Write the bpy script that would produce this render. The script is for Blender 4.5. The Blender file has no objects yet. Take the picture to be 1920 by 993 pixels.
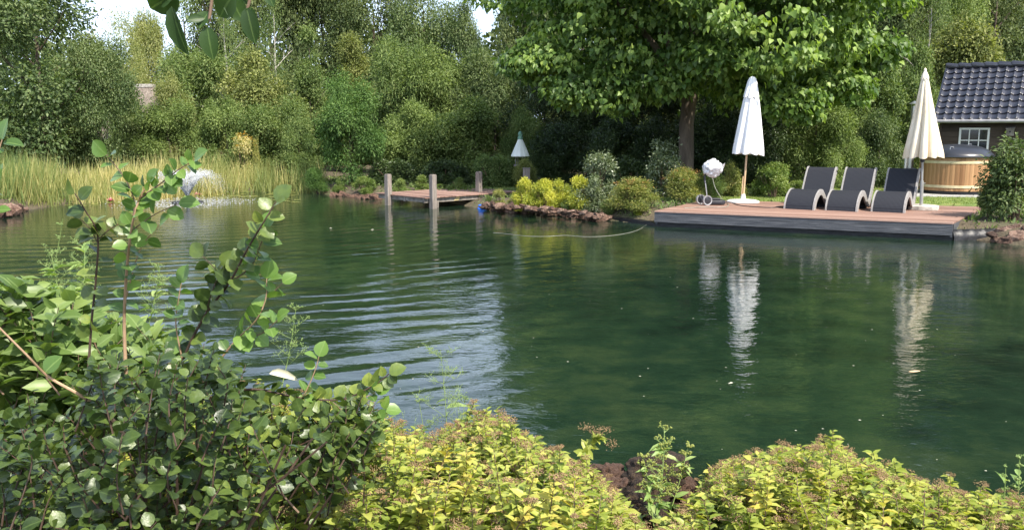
import bpy, math, random
import numpy as np
from math import sin, cos, pi, radians, sqrt, atan, tan
from mathutils import Vector, Matrix

sc = bpy.context.scene
COL = sc.collection
# ---------------------------------------------------------------- camera, light, exposure
F = 1598.0; CU, CV = 960.0, 496.5; HC = 2.05; TH = math.atan((CV-243.0)/F)
cam = bpy.data.objects.new('camera', bpy.data.cameras.new('camera')); COL.objects.link(cam)
cam.data.sensor_width = 36; cam.data.lens = 36*F/1920; cam.location = (0, 0, HC)
cam.rotation_euler = (pi/2-TH, 0, 0); cam.data.clip_end = 2000; cam.data.clip_start = 0.05
sc.camera = cam
SUN_AZ = math.atan2(-0.78, 0.62)      # direction towards the sun in plan (x right, y away)
SUN_EL = radians(51)
w = bpy.data.worlds.new('World'); sc.world = w; w.use_nodes = True
nt = w.node_tree; bg = nt.nodes['Background']; sky = nt.nodes.new('ShaderNodeTexSky')
sky.sky_type = 'NISHITA'; sky.sun_disc = False; sky.sun_elevation = SUN_EL
sky.sun_rotation = pi/2 - SUN_AZ; sky.air_density = 1.0; sky.dust_density = 2.5; sky.ozone_density = 1.0
# bright thin cloud and haze over the clear sky
tc_ = nt.nodes.new('ShaderNodeTexCoord'); mp_ = nt.nodes.new('ShaderNodeMapping'); mp_.inputs['Scale'].default_value = (1, 1, 2.4)
cn_ = nt.nodes.new('ShaderNodeTexNoise'); cn_.inputs['Scale'].default_value = 2.6; cn_.inputs['Detail'].default_value = 6; cn_.inputs['Roughness'].default_value = .55
cr_ = nt.nodes.new('ShaderNodeMapRange'); cr_.inputs[1].default_value = .34; cr_.inputs[2].default_value = .62; cr_.inputs[3].default_value = .25; cr_.inputs[4].default_value = .95
sz_ = nt.nodes.new('ShaderNodeSeparateXYZ'); el_ = nt.nodes.new('ShaderNodeMapRange'); el_.inputs[1].default_value = .42; el_.inputs[2].default_value = .68; el_.inputs[3].default_value = 1; el_.inputs[4].default_value = .08
ml_ = nt.nodes.new('ShaderNodeMath'); ml_.operation = 'MULTIPLY'; mx_ = nt.nodes.new('ShaderNodeMix'); mx_.data_type = 'RGBA'; mx_.inputs[7].default_value = (7.6, 9.0, 11.6, 1)
for a_, b_ in ((tc_.outputs['Generated'], mp_.inputs[0]), (mp_.outputs[0], cn_.inputs['Vector']), (cn_.outputs[0], cr_.inputs[0]), (tc_.outputs['Generated'], sz_.inputs[0]), (sz_.outputs[2], el_.inputs[0]), (cr_.outputs[0], ml_.inputs[0]), (el_.outputs[0], ml_.inputs[1]), (ml_.outputs[0], mx_.inputs[0]), (sky.outputs[0], mx_.inputs[6]), (mx_.outputs[2], bg.inputs[0])): nt.links.new(a_, b_)
bg.inputs[1].default_value = 0.14
sl = bpy.data.lights.new('sun', 'SUN'); sl.energy = 5.0; sl.angle = radians(0.5); sl.color = (1, 0.93, 0.82)
so = bpy.data.objects.new('sun', sl); COL.objects.link(so)
sd = Vector((cos(SUN_AZ)*cos(SUN_EL), sin(SUN_AZ)*cos(SUN_EL), sin(SUN_EL)))
so.rotation_euler = sd.to_track_quat('Z', 'Y').to_euler(); so.location = (20, -15, 30)
sc.view_settings.view_transform = 'Standard'; sc.view_settings.look = 'None'
sc.view_settings.gamma = 1; sc.view_settings.use_curve_mapping = False
sc.view_settings.exposure = 0.78
sc.render.engine = 'CYCLES'
sc.cycles.max_bounces = 6; sc.cycles.diffuse_bounces = 3; sc.cycles.glossy_bounces = 3
sc.cycles.transmission_bounces = 3; sc.cycles.transparent_max_bounces = 6
sc.cycles.caustics_reflective = False; sc.cycles.caustics_refractive = False
sc.cycles.sample_clamp_indirect = 4.0

def ray(u, v):
    x = (u-CU)/F; y = -(v-CV)/F
    return np.array((x, cos(TH)+y*sin(TH), -sin(TH)+y*cos(TH)))
def G(u, v, z=0.0):
    r = ray(u, v); t = (z-HC)/r[2]; return np.array((r[0]*t, r[1]*t, z))
def D(u, v, d):
    r = ray(u, v); t = d/r[1]; return np.array((r[0]*t, d, HC+r[2]*t))
def proj(x, y, z):
    z = z-HC
    f = y*cos(TH)-z*sin(TH); up = y*sin(TH)+z*cos(TH)
    return CU+F*x/f, CV-F*up/f
# ---------------------------------------------------------------- scene objects
def props(o, label=None, cat=None, group=None, kind=None):
    if label: o['label'] = label
    if cat: o['category'] = cat
    if group: o['group'] = group
    if kind: o['kind'] = kind
    return o
def thing(name, label, cat, loc=(0, 0, 0), rz=0, group=None):
    o = bpy.data.objects.new(name, None); COL.objects.link(o)
    o.location = [float(c) for c in loc]; o.rotation_euler = (0, 0, rz); o.empty_display_size = .2
    return props(o, label, cat, group)
def npmesh(name, V, T, tint=None, rib=None, smooth=False):
    V = np.asarray(V, dtype=np.float32); T = np.asarray(T, dtype=np.int32)
    m = bpy.data.meshes.new(name); k = T.shape[1]
    m.vertices.add(len(V)); m.vertices.foreach_set('co', V.ravel())
    m.loops.add(T.size); m.loops.foreach_set('vertex_index', T.ravel())
    m.polygons.add(len(T)); m.polygons.foreach_set('loop_start', np.arange(0, T.size, k, dtype=np.int32))
    if smooth: m.polygons.foreach_set('use_smooth', np.ones(len(T), dtype=bool))
    if tint is not None:
        a = m.attributes.new('tint', 'FLOAT', 'POINT'); a.data.foreach_set('value', np.asarray(tint, dtype=np.float32))
    if rib is not None:
        a = m.attributes.new('rib', 'FLOAT', 'POINT'); a.data.foreach_set('value', np.asarray(rib, dtype=np.float32))
    m.update(calc_edges=True); m.validate(); return m
def link(name, me, mat=None, parent=None, loc=None):
    o = bpy.data.objects.new(name, me); COL.objects.link(o)
    if mat is not None and len(me.materials) == 0: me.materials.append(mat)
    elif mat is not None and me.materials[0] != mat:
        o.material_slots[0].link = 'OBJECT'; o.material_slots[0].material = mat
    if parent: o.parent = parent
    if loc is not None: o.location = [float(c) for c in loc]
    return o
def copy_tree(o, parent=None):
    c = o.copy(); COL.objects.link(c)
    if parent: c.parent = parent
    for ch in list(o.children): copy_tree(ch, c)
    return c
class MB:
    def __init__(s): s.v = []; s.f = []; s.t = []
    def add(s, vs, fs, tint=0.5):
        b = len(s.v); s.v += [tuple(float(c) for c in p) for p in vs]; s.f += [tuple(b+i for i in f) for f in fs]; s.t += [tint]*len(vs)
    def box(s, x0, x1, y0, y1, z0, z1, tint=0.5):
        s.add([(x0,y0,z0),(x1,y0,z0),(x1,y1,z0),(x0,y1,z0),(x0,y0,z1),(x1,y0,z1),(x1,y1,z1),(x0,y1,z1)],
              [(0,3,2,1),(4,5,6,7),(0,1,5,4),(1,2,6,5),(2,3,7,6),(3,0,4,7)], tint)
    def prism(s, poly, z0, z1, tint=0.5):
        n = len(poly)
        s.add([(p[0],p[1],z0) for p in poly]+[(p[0],p[1],z1) for p in poly],
              [tuple(range(n-1,-1,-1)), tuple(range(n,2*n))]+[(i,(i+1)%n,n+(i+1)%n,n+i) for i in range(n)], tint)
    def tube(s, pts, rad, n=6, tint=0.5, cap=True):
        pts = [Vector([float(c) for c in p]) for p in pts]; k = len(pts)
        if not hasattr(rad, '__len__'): rad = [rad]*k
        vs = []; up = Vector((0.31, 0.17, 0.93)).normalized()
        for i in range(k):
            d = (pts[min(i+1,k-1)]-pts[max(i-1,0)]).normalized()
            a = d.cross(up)
            if a.length < .15: a = d.cross(Vector((1,0,0)))
            a.normalize(); b = d.cross(a)
            for j in range(n):
                t = 2*pi*j/n; vs.append(pts[i]+(a*cos(t)+b*sin(t))*rad[i])
        fs = [(i*n+j, i*n+(j+1)%n, (i+1)*n+(j+1)%n, (i+1)*n+j) for i in range(k-1) for j in range(n)]
        if cap: fs += [tuple(range(n-1,-1,-1)), tuple((k-1)*n+j for j in range(n))]
        s.add(vs, fs, tint)
    def lathe(s, prof, n=24, c=(0,0), tint=0.5, wob=None, cap=True):
        vs = []
        for (r, z) in prof:
            for j in range(n):
                t = 2*pi*j/n; rr = r*(wob(t, z) if wob else 1)
                vs.append((c[0]+rr*cos(t), c[1]+rr*sin(t), z))
        k = len(prof)
        fs = [(i*n+j, i*n+(j+1)%n, (i+1)*n+(j+1)%n, (i+1)*n+j) for i in range(k-1) for j in range(n)]
        if cap: fs += [tuple(range(n-1,-1,-1)), tuple((k-1)*n+j for j in range(n))]
        s.add(vs, fs, tint)
    def build(s, name, mat, parent=None, smooth=False, bevel=0, loc=None):
        m = bpy.data.meshes.new(name); m.from_pydata(s.v, [], s.f); m.update()
        a = m.attributes.new('tint', 'FLOAT', 'POINT'); a.data.foreach_set('value', np.array(s.t, dtype=np.float32))
        if smooth: m.polygons.foreach_set('use_smooth', np.ones(len(m.polygons), dtype=bool)); m.set_sharp_from_angle(angle=radians(50))
        o = link(name, m, mat, parent, loc)
        if bevel:
            b = o.modifiers.new('bevel', 'BEVEL'); b.width = bevel; b.segments = 2; b.limit_method = 'ANGLE'
        return o
# ---------------------------------------------------------------- materials
class N:
    def __init__(s, name):
        s.m = bpy.data.materials.new(name); s.m.use_nodes = True; s.t = s.m.node_tree
        s.b = s.t.nodes['Principled BSDF']; s.o = s.t.nodes['Material Output']
    def n(s, typ, **kw):
        x = s.t.nodes.new(typ)
        for k, v in kw.items(): setattr(x, k, v)
        return x
    def l(s, a, b): s.t.links.new(a, b)
    def ramp(s, src, stops):
        r = s.n('ShaderNodeValToRGB'); e = r.color_ramp.elements
        while len(e) < len(stops): e.new(0.5)
        for i, (p, c) in enumerate(stops):
            e[i].position = p; e[i].color = (*c, 1) if len(c) == 3 else c
        s.l(src, r.inputs[0]); return r.outputs[0]
    def noise(s, scale, detail=4, rough=.55, vec=None, dist=0):
        x = s.n('ShaderNodeTexNoise'); x.inputs['Scale'].default_value = scale; x.inputs['Detail'].default_value = detail
        x.inputs['Roughness'].default_value = rough; x.inputs['Distortion'].default_value = dist
        if vec is not None: s.l(vec, x.inputs['Vector'])
        return x.outputs[0]
    def pos(s, scale=(1,1,1), which='Object'):
        if which == 'World': src = s.n('ShaderNodeNewGeometry').outputs['Position']
        else: src = s.n('ShaderNodeTexCoord').outputs[which]
        m = s.n('ShaderNodeMapping'); m.inputs['Scale'].default_value = scale; s.l(src, m.inputs[0]); return m.outputs[0]
    def math(s, op, a, b=None, c=None):
        x = s.n('ShaderNodeMath', operation=op)
        for i, q in enumerate((a, b, c)):
            if q is None: continue
            if isinstance(q, (int, float)): x.inputs[i].default_value = q
            else: s.l(q, x.inputs[i])
        return x.outputs[0]
    def attr(s, a): return s.n('ShaderNodeAttribute', attribute_name=a).outputs['Fac']
    def mix(s, f, a, b):
        x = s.n('ShaderNodeMix', data_type='RGBA')
        for i, q in ((0, f), (6, a), (7, b)):
            if isinstance(q, (int, float)): x.inputs[i].default_value = q
            elif isinstance(q, tuple): x.inputs[i].default_value = (*q, 1)
            else: s.l(q, x.inputs[i])
        return x.outputs[2]
    def bump(s, h, dist, strength=1.0):
        b = s.n('ShaderNodeBump'); b.inputs['Strength'].default_value = strength; b.inputs['Distance'].default_value = dist
        s.l(h, b.inputs['Height']); s.l(b.outputs[0], s.b.inputs['Normal']); return b
def surf(name, stops, scale=6, stretch=(1,1,1), rough=.7, bump=.004, bscale=None, tintamt=0, metal=0, spec=.4, detail=5, orand=0):
    k = N(name); v = k.pos(stretch); h = k.noise(scale, detail, .6, v)
    src = h
    if tintamt: src = k.math('ADD', k.math('MULTIPLY', h, 1-tintamt), k.math('MULTIPLY', k.attr('tint'), tintamt))
    if orand: src = k.math('ADD', src, k.math('MULTIPLY', k.math('SUBTRACT', k.n('ShaderNodeObjectInfo').outputs['Random'], .5), orand))
    k.l(k.ramp(src, stops), k.b.inputs['Base Color'])
    k.b.inputs['Roughness'].default_value = rough; k.b.inputs['Metallic'].default_value = metal
    k.b.inputs['Specular IOR Level'].default_value = spec
    if bump: k.bump(k.noise(bscale or scale*3, 4, .6, v), bump)
    return k.m
def leafmat(name, stops, trans=.3, rough=.45, spec=.35, ribcol=None, tboost=1.6, bumpy=False):
    k = N(name); t = k.attr('tint'); lo = k.noise(.55, 2, .5, k.pos(which='World'))
    f = k.math('ADD', k.math('MULTIPLY', t, .72), k.math('MULTIPLY', k.math('SUBTRACT', lo, .22), .5))
    if bumpy: f = k.math('ADD', f, k.math('MULTIPLY', k.math('SUBTRACT', k.noise(38, 3, .6, k.pos(which='World')), .5), .45))
    c = k.ramp(f, stops)
    if ribcol:
        rb = k.math('LESS_THAN', k.attr('rib'), .09); c = k.mix(k.math('MULTIPLY', rb, .55), c, ribcol)
    k.l(c, k.b.inputs['Base Color']); k.b.inputs['Roughness'].default_value = rough
    k.b.inputs['Specular IOR Level'].default_value = spec
    if bumpy: k.bump(k.noise(70, 3, .6, k.pos(which='World'), .4), .0016)
    tr = k.n('ShaderNodeBsdfTranslucent'); tc = k.mix(1.0, c, (0,0,0))
    mul = k.n('ShaderNodeMix', data_type='RGBA', blend_type='MULTIPLY'); mul.inputs[0].default_value = 1
    k.l(c, mul.inputs[6]); mul.inputs[7].default_value = (tboost*1.05, tboost*1.1, tboost*.45, 1); k.l(mul.outputs[2], tr.inputs[0])
    mx = k.n('ShaderNodeMixShader'); mx.inputs[0].default_value = trans
    k.l(k.b.outputs[0], mx.inputs[1]); k.l(tr.outputs[0], mx.inputs[2]); k.l(mx.outputs[0], k.o.inputs[0])
    return k.m
L3 = lambda a, b, c, hi=None: [(.12, a), (.45, b), (.72, c)]+([(.95, hi)] if hi else [])
M = {}
M['olive']  = leafmat('olive_leaves', L3((.050,.080,.024), (.132,.190,.056), (.235,.300,.100)), rough=.55, spec=.2)
M['green']  = leafmat('green_leaves', L3((.046,.080,.024), (.120,.180,.056), (.215,.270,.095)), rough=.55, spec=.2)
M['dark']   = leafmat('dark_leaves', L3((.030,.050,.016), (.076,.110,.038), (.150,.185,.068)), trans=.25, rough=.55, spec=.2)
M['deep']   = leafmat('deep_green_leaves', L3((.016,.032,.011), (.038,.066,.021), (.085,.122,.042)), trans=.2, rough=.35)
M['brown']  = leafmat('olive_brown_leaves', L3((.062,.084,.024), (.165,.195,.058), (.280,.300,.105)), rough=.55, spec=.2)
M['pale']   = leafmat('pale_willow_leaves', L3((0.102,0.138,0.042), (0.228,0.258,0.090), (0.348,0.360,0.144)), trans=.4)
M['walnut'] = leafmat('grey_green_leaves', L3((.028,.055,.018), (.085,.130,.045), (.190,.240,.100)), rough=.5, spec=.25)
M['bright'] = leafmat('fresh_green_leaves', L3((.032,.070,.018), (.080,.155,.040), (.150,.240,.070)), rough=.55, spec=.2)
M['catalpa'] = leafmat('catalpa_leaves', L3((.030,.062,.014), (.078,.142,.030), (.205,.300,.068), (.36,.45,.12)), trans=.34, rough=.45, spec=.3)  # dark and yellow end stops paint the crown's shaded interior and sunlit highlights
M['yellow'] = leafmat('golden_leaves', L3((.10,.15,.02), (.30,.34,.045), (.52,.50,.075)), trans=.3)
M['box']    = leafmat('box_leaves', L3((0.044,0.081,0.019), (0.125,0.194,0.044), (0.237,0.288,0.088)), rough=.35)
M['silver'] = leafmat('silver_green_leaves', L3((.035,.055,.022), (.09,.125,.06), (.22,.26,.15)), rough=.3, spec=.6)
M['spirea'] = leafmat('spirea_bush_leaves', L3((0.060,0.090,0.024), (0.180,0.216,0.054), (0.360,0.336,0.108)))
M['russet'] = leafmat('russet_seed_heads', L3((.12,.06,.02), (.30,.15,.05), (.42,.24,.09)))
M['gold']   = leafmat('golden_spirea_leaves', L3((.10,.16,.025), (.27,.33,.055), (.47,.48,.115), (.56,.46,.10)), trans=.36, rough=.42, ribcol=(.40,.42,.14), tboost=1.3)
M['glossy'] = leafmat('glossy_dark_leaves', L3((.018,.036,.011), (.050,.086,.020), (.125,.175,.036), (.27,.32,.06)), trans=.22, rough=.40, spec=.55, ribcol=(.09,.14,.04), bumpy=True)
M['hang'] = leafmat('hanging_leaves', L3((.022,.050,.014), (.050,.098,.024), (.090,.150,.035)), trans=.30, rough=.45, spec=.35, ribcol=(.12,.19,.06))
M['soft']   = leafmat('soft_shoot_leaves', L3((.05,.10,.025), (.085,.16,.035), (.14,.24,.05), (.2,.3,.06)), trans=.33, rough=.36, spec=.5, ribcol=(.2,.3,.09))
M['viburnum'] = leafmat('viburnum_leaves', L3((.045,.085,.02), (.105,.17,.042), (.215,.29,.085)), trans=.3, rough=.42, spec=.4, ribcol=(.24,.32,.12))
M['weed']   = leafmat('weed_stalks', L3((.12,.20,.05), (.22,.33,.10), (.34,.42,.16)), trans=.3)
M['reed']   = leafmat('reed_blades', L3((.13,.19,.06), (.33,.33,.12), (.58,.50,.25)), trans=.35, rough=.55)
M['grass']  = leafmat('lawn_blades', L3((.07,.12,.02), (.14,.20,.035), (.26,.29,.08)), trans=.3)
M['bark']   = surf('bark', [(.3,(.05,.037,.026)), (.7,(.16,.125,.09))], 5, (1,1,.25), .85, .03)
M['birch']  = surf('pale_bark', [(.3,(.20,.18,.15)), (.6,(.50,.47,.42))], 6, (1,1,1.6), .8, .01)
M['stem']   = surf('woody_stem', [(.3,(.07,.045,.03)), (.7,(.21,.14,.09))], 25, (1,1,.4), .7, .002)
M['paletwig'] = surf('pale_twig', [(.3,(.22,.14,.08)), (.7,(.42,.28,.17))], 25, (1,1,.4), .6, .002)
M['darkstem'] = surf('dark_stem', [(.3,(.03,.02,.014)), (.7,(.10,.06,.04))], 25, (1,1,.4), .7, .002)
M['greenstem'] = surf('green_stem', [(.3,(.14,.22,.06)), (.7,(.28,.36,.12))], 25, (1,1,.4), .6, 0)
M['seed']   = surf('dry_flower_heads', [(.3,(.12,.070,.035)), (.55,(.28,.185,.095)), (.75,(.42,.32,.17))], 60, (1,1,1), .9, 0)
M['compo']  = surf('composite_boards', [(.25,(.180,.105,.080)), (.5,(.265,.160,.122)), (.8,(.36,.235,.185))], 3, (1,6,1), .6, .002, 40, tintamt=.45)
M['fascia'] = surf('weathered_fascia', [(.3,(.028,.030,.036)), (.5,(.080,.085,.095)), (.75,(.19,.19,.20))], 5, (.35,1,14), .5, .006, 12)
M['black']  = surf('black_liner', [(.3,(.006,.006,.007)), (.7,(.02,.02,.022))], 4, (1,1,1), .45, .02, 6)
M['greywood'] = surf('weathered_wood', [(.3,(.10,.085,.072)), (.55,(.22,.19,.165)), (.8,(.38,.34,.30))], 7, (3,3,.35), .8, .006, 20, tintamt=.2)
M['joist']  = surf('grey_joist', [(.3,(.10,.085,.07)), (.7,(.33,.30,.26))], 5, (1,1,2), .8, .004)
M['paleblock'] = surf('pale_timber_block', [(.3,(.5,.38,.16)), (.7,(.72,.60,.32))], 8, (1,1,1), .7, .002)
M['white']  = surf('white_paint', [(.3,(.66,.66,.64)), (.7,(.80,.80,.78))], 4, (1,1,1), .45, 0)
M['whitemetal'] = surf('white_base', [(.3,(.62,.61,.58)), (.7,(.80,.79,.76))], 6, (1,1,1), .4, 0)
M['pine']   = surf('honey_timber', [(.25,(.20,.098,.040)), (.5,(.31,.168,.076)), (.8,(.41,.24,.118))], 3, (2,2,.3), .55, .002, 25, tintamt=.4)
M['band']   = surf('pale_band', [(.3,(.45,.38,.22)), (.7,(.62,.54,.36))], 6, (1,1,1), .4, 0)
M['lid']    = surf('black_lid', [(.3,(.016,.018,.024)), (.7,(.028,.031,.04))], 3, (1,1,1), .32, 0, spec=.6)
M['steel']  = surf('stove_steel', [(.3,(.42,.42,.41)), (.7,(.62,.62,.60))], 5, (1,1,.3), .32, 0, metal=.9)
M['pole']   = surf('aluminium_pole', [(.3,(.30,.30,.28)), (.7,(.45,.45,.43))], 5, (1,1,.3), .4, 0, metal=.5)
M['polewood'] = surf('beech_pole', [(.3,(.42,.29,.16)), (.7,(.60,.44,.27))], 8, (4,4,.3), .5, 0)
M['clad']   = surf('dark_cladding', [(.25,(.026,.018,.012)), (.5,(.058,.041,.029)), (.8,(.105,.078,.056))], 5, (.5,.5,7), .75, .004, 12, tintamt=.3)
M['tile']   = surf('glazed_roof_tile', [(.3,(.020,.022,.032)), (.7,(.040,.043,.058))], 5, (1,1,1), .27, 0, spec=.75, tintamt=.2)
M['glass']  = surf('window_glass', [(.3,(.012,.015,.016)), (.7,(.035,.04,.04))], 2, (1,1,1), .05, 0, spec=.9)
M['gutter'] = surf('grey_gutter', [(.3,(.20,.20,.21)), (.7,(.33,.33,.34))], 5, (1,1,1), .4, 0)
M['stone']  = surf('pale_slab', [(.3,(.27,.25,.22)), (.55,(.46,.43,.38)), (.8,(.60,.57,.51))], 7, (1,1,1), .85, .012, 14)
M['concrete'] = surf('concrete_paving', [(.3,(.26,.255,.24)), (.7,(.42,.41,.39))], 6, (1,1,1), .8, .003)
M['rock']   = surf('red_brown_rock', [(.28,(.045,.026,.018)), (.5,(.135,.078,.055)), (.66,(.24,.155,.115)), (.85,(.38,.29,.22))], 3.2, (1,1,1), .85, .05, 7, orand=.35)
M['mossrock'] = surf('mossy_rock', [(.3,(.016,.011,.008)), (.5,(.07,.045,.030)), (.62,(.13,.085,.05)), (.78,(.10,.115,.02))], 9, (1,1,1), .95, .05, 28)
M['redrock'] = surf('rusty_rock', [(.28,(.055,.03,.02)), (.5,(.17,.095,.065)), (.72,(.30,.20,.15))], 10, (1,1,1), .9, .04, 30)
M['blue']   = surf('blue_plastic', [(.3,(.02,.12,.55)), (.7,(.04,.2,.75))], 4, (1,1,1), .4, 0)
M['cone']   = surf('pale_green_zinc', [(.3,(.62,.66,.58)), (.7,(.78,.80,.74))], 5, (1,1,.4), .5, .002)
M['verdigris'] = surf('verdigris', [(.3,(.10,.22,.15)), (.7,(.2,.36,.26))], 8, (1,1,1), .7, 0)
M['thatch'] = surf('thatch', [(.3,(.13,.105,.085)), (.55,(.24,.20,.165)), (.8,(.34,.29,.24))], 10, (1,1,.5), .95, .05, 20)
M['plastic_dark'] = surf('dark_plastic', [(.3,(.015,.016,.02)), (.7,(.035,.036,.042))], 4, (1,1,1), .4, 0)
M['hose']   = surf('pale_hose', [(.3,(.20,.20,.16)), (.7,(.30,.30,.25))], 4, (1,1,1), .5, 0)
M['pink']   = surf('pink_petals', [(.3,(.62,.20,.25)), (.7,(.8,.42,.45))], 12, (1,1,1), .5, 0)
M['petal']  = surf('white_petals', [(.3,(.7,.68,.6)), (.7,(.82,.8,.74))], 12, (1,1,1), .5, 0)
M['pad']    = surf('lily_pad', [(.3,(.10,.13,.03)), (.6,(.26,.27,.07)), (.8,(.36,.30,.12))], 3, (1,1,1), .35, 0)
M['ochre']  = leafmat('orange_flowers', L3((.35,.17,.02), (.60,.33,.04), (.75,.50,.10)))
M['wilt']   = surf('bleached_leaf', [(.3,(.42,.41,.30)), (.7,(.60,.58,.46))], 10, (1,1,1), .5, 0)
# woven wicker
k = N('grey_wicker'); v = k.pos((1,1,1), 'Object')
wv = k.n('ShaderNodeTexWave', bands_direction='X'); wv.inputs['Scale'].default_value = 13; k.l(v, wv.inputs['Vector'])
wy = k.n('ShaderNodeTexWave', bands_direction='Y'); wy.inputs['Scale'].default_value = 24; k.l(v, wy.inputs['Vector'])
h = k.math('ADD', k.math('MULTIPLY', wv.outputs['Fac'], .7), k.math('MULTIPLY', wy.outputs['Fac'], .3))
k.l(k.ramp(h, [(.1,(.012,.013,.017)), (.6,(.024,.026,.033)), (.95,(.045,.048,.057))]), k.b.inputs['Base Color']); k.b.inputs['Roughness'].default_value = .6; k.b.inputs['Specular IOR Level'].default_value = .2
k.bump(h, .0015); M['wicker'] = k.m
M['rim'] = surf('pale_wicker_rim', [(.3,(.20,.19,.18)), (.7,(.36,.345,.33))], 40, (1,1,1), .65, .004)
# canvas
def canvas(name, c1, c2, c3=None):
    k = N(name); v = k.pos((1,1,.35)); h = k.noise(3.5, 5, .6, v)
    k.l(k.ramp(h, [(.3,c1), (.6,c2)]), k.b.inputs['Base Color']); k.b.inputs['Roughness'].default_value = .85
    k.b.inputs['Specular IOR Level'].default_value = .15; k.bump(k.noise(9, 3, .5, k.pos((1,1,.25))), .015)
    return k.m
M['canvas_white'] = canvas('white_canvas', (.74,.75,.76), (.80,.81,.82))
M['canvas_cream'] = canvas('cream_canvas', (.60,.50,.34), (.76,.70,.56))
# crumpled clear plastic
k = N('crumpled_plastic'); k.b.inputs['Base Color'].default_value = (.78,.80,.84,1); k.b.inputs['Roughness'].default_value = .18
k.bump(k.noise(14, 4, .7, k.pos()), .05); tp = k.n('ShaderNodeBsdfTransparent'); mx = k.n('ShaderNodeMixShader')
k.l(k.math('MULTIPLY', k.noise(9, 3, .6, k.pos()), .55), mx.inputs[0]); k.l(k.b.outputs[0], mx.inputs[1]); k.l(tp.outputs[0], mx.inputs[2]); k.l(mx.outputs[0], k.o.inputs[0])
M['bag'] = k.m
# spray water
k = N('spray_water'); k.b.inputs['Base Color'].default_value = (.86,.89,.92,1); k.b.inputs['Roughness'].default_value = .15
k.b.inputs['Transmission Weight'].default_value = .35; k.b.inputs['IOR'].default_value = 1.33; M['spray'] = k.m
# ground
k = N('garden_soil'); v = k.pos(which='World'); h = k.noise(1.3, 6, .65, v); h2 = k.noise(18, 4, .6, v)
c = k.ramp(h, [(.35,(.045,.035,.022)), (.5,(.085,.07,.04)), (.65,(.06,.085,.025))])
c = k.mix(k.math('MULTIPLY', h2, .6), c, (.13,.10,.065))
k.l(c, k.b.inputs['Base Color']); k.b.inputs['Roughness'].default_value = .95; k.bump(h2, .05); M['soil'] = k.m
k = N('lawn_turf'); v = k.pos(which='World'); h = k.noise(2.2, 4, .6, v); sx = k.n('ShaderNodeSeparateXYZ'); k.l(v, sx.inputs[0])
g = k.math('ADD', h, k.math('MULTIPLY', k.math('LESS_THAN', sx.outputs[0], 8.6), .0))
k.l(k.ramp(g, [(.35,(.09,.14,.025)), (.55,(.15,.21,.04)), (.75,(.27,.26,.09))]), k.b.inputs['Base Color']); k.b.inputs['Roughness'].default_value = .9
k.bump(k.noise(60, 3, .6, v), .02); M['lawn'] = k.m
# water
k = N('pond_water'); geo = k.n('ShaderNodeNewGeometry'); P = geo.outputs['Position']
FX, FY = [float(c) for c in G(352, 380)[:2]]
def dist_to(cx, cy, sx=1, sy=1):
    sb = k.n('ShaderNodeVectorMath', operation='SUBTRACT'); k.l(P, sb.inputs[0]); sb.inputs[1].default_value = (cx, cy, 0)
    ml = k.n('ShaderNodeVectorMath', operation='MULTIPLY'); k.l(sb.outputs[0], ml.inputs[0]); ml.inputs[1].default_value = (sx, sy, 0)
    ln = k.n('ShaderNodeVectorMath', operation='LENGTH'); k.l(ml.outputs[0], ln.inputs[0]); return ln.outputs['Value']
r = dist_to(FX, FY)
warp = k.math('ADD', k.noise(.30, 2, .5, P), k.math('MULTIPLY', k.noise(1.1, 2, .5, P), .35))
phase = k.math('ADD', k.math('MULTIPLY', r, 2*pi/.52), k.math('MULTIPLY', warp, 11))
ring = k.math('SINE', phase)
phase2 = k.math('ADD', k.math('MULTIPLY', r, 2*pi/.23), k.math('MULTIPLY', warp, 17))
ring2 = k.math('SINE', phase2)
# the rings run strongest through the left half of the pond and fade towards the right bank
def smooth(x, a, b):
    m = k.n('ShaderNodeMapRange', interpolation_type='SMOOTHSTEP'); k.l(x, m.inputs[0]); m.inputs[1].default_value = a; m.inputs[2].default_value = b; return m.outputs[0]
sp = k.n('ShaderNodeSeparateXYZ'); k.l(P, sp.inputs[0])
tt = k.math('ADD', sp.outputs[0], k.math('MULTIPLY', sp.outputs[1], .10))
mask = smooth(tt, 2.6, -1.5)
mask = k.math('ADD', k.math('MULTIPLY', mask, .85), .15)
patch = smooth(k.noise(.55, 3, .55, P), .36, .60)
mask = k.math('MULTIPLY', mask, k.math('ADD', k.math('MULTIPLY', patch, .8), .2))
mask = k.math('MULTIPLY', mask, k.math('ADD', smooth(r, 5, 15), .25))
mp = k.n('ShaderNodeMapping'); mp.inputs['Scale'].default_value = (1, 1.7, 1); mp.inputs['Rotation'].default_value = (0,0,radians(-12)); k.l(P, mp.inputs[0])
wind = k.noise(3.0, 3, .5, mp.outputs[0], .4)
wind2 = k.noise(9, 3, .5, mp.outputs[0], .3)
swell = k.noise(1.0, 2, .5, mp.outputs[0], .2)
calm = k.math('ADD', k.math('MULTIPLY', smooth(k.noise(.16, 2, .5, P), .3, .65), .7), .35)
hgt = k.math('MULTIPLY', ring, k.math('MULTIPLY', mask, .0040))
hgt = k.math('ADD', hgt, k.math('MULTIPLY', ring2, k.math('MULTIPLY', mask, .0007)))
hgt = k.math('ADD', hgt, k.math('MULTIPLY', k.math('MULTIPLY', wind, calm), .0066))
hgt = k.math('ADD', hgt, k.math('MULTIPLY', k.math('MULTIPLY', wind2, calm), .0034))
hgt = k.math('ADD', hgt, k.math('MULTIPLY', swell, .004))
k.bump(hgt, 1.0)
mot = k.noise(1.5, 6, .68, P); big = k.noise(.22, 2, .5, P)
c = k.ramp(k.math('ADD', k.math('MULTIPLY', mot, .6), k.math('MULTIPLY', big, .4)), [(.36,(.004,.010,.007)), (.50,(.009,.022,.012)), (.64,(.025,.041,.017))])
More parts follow.
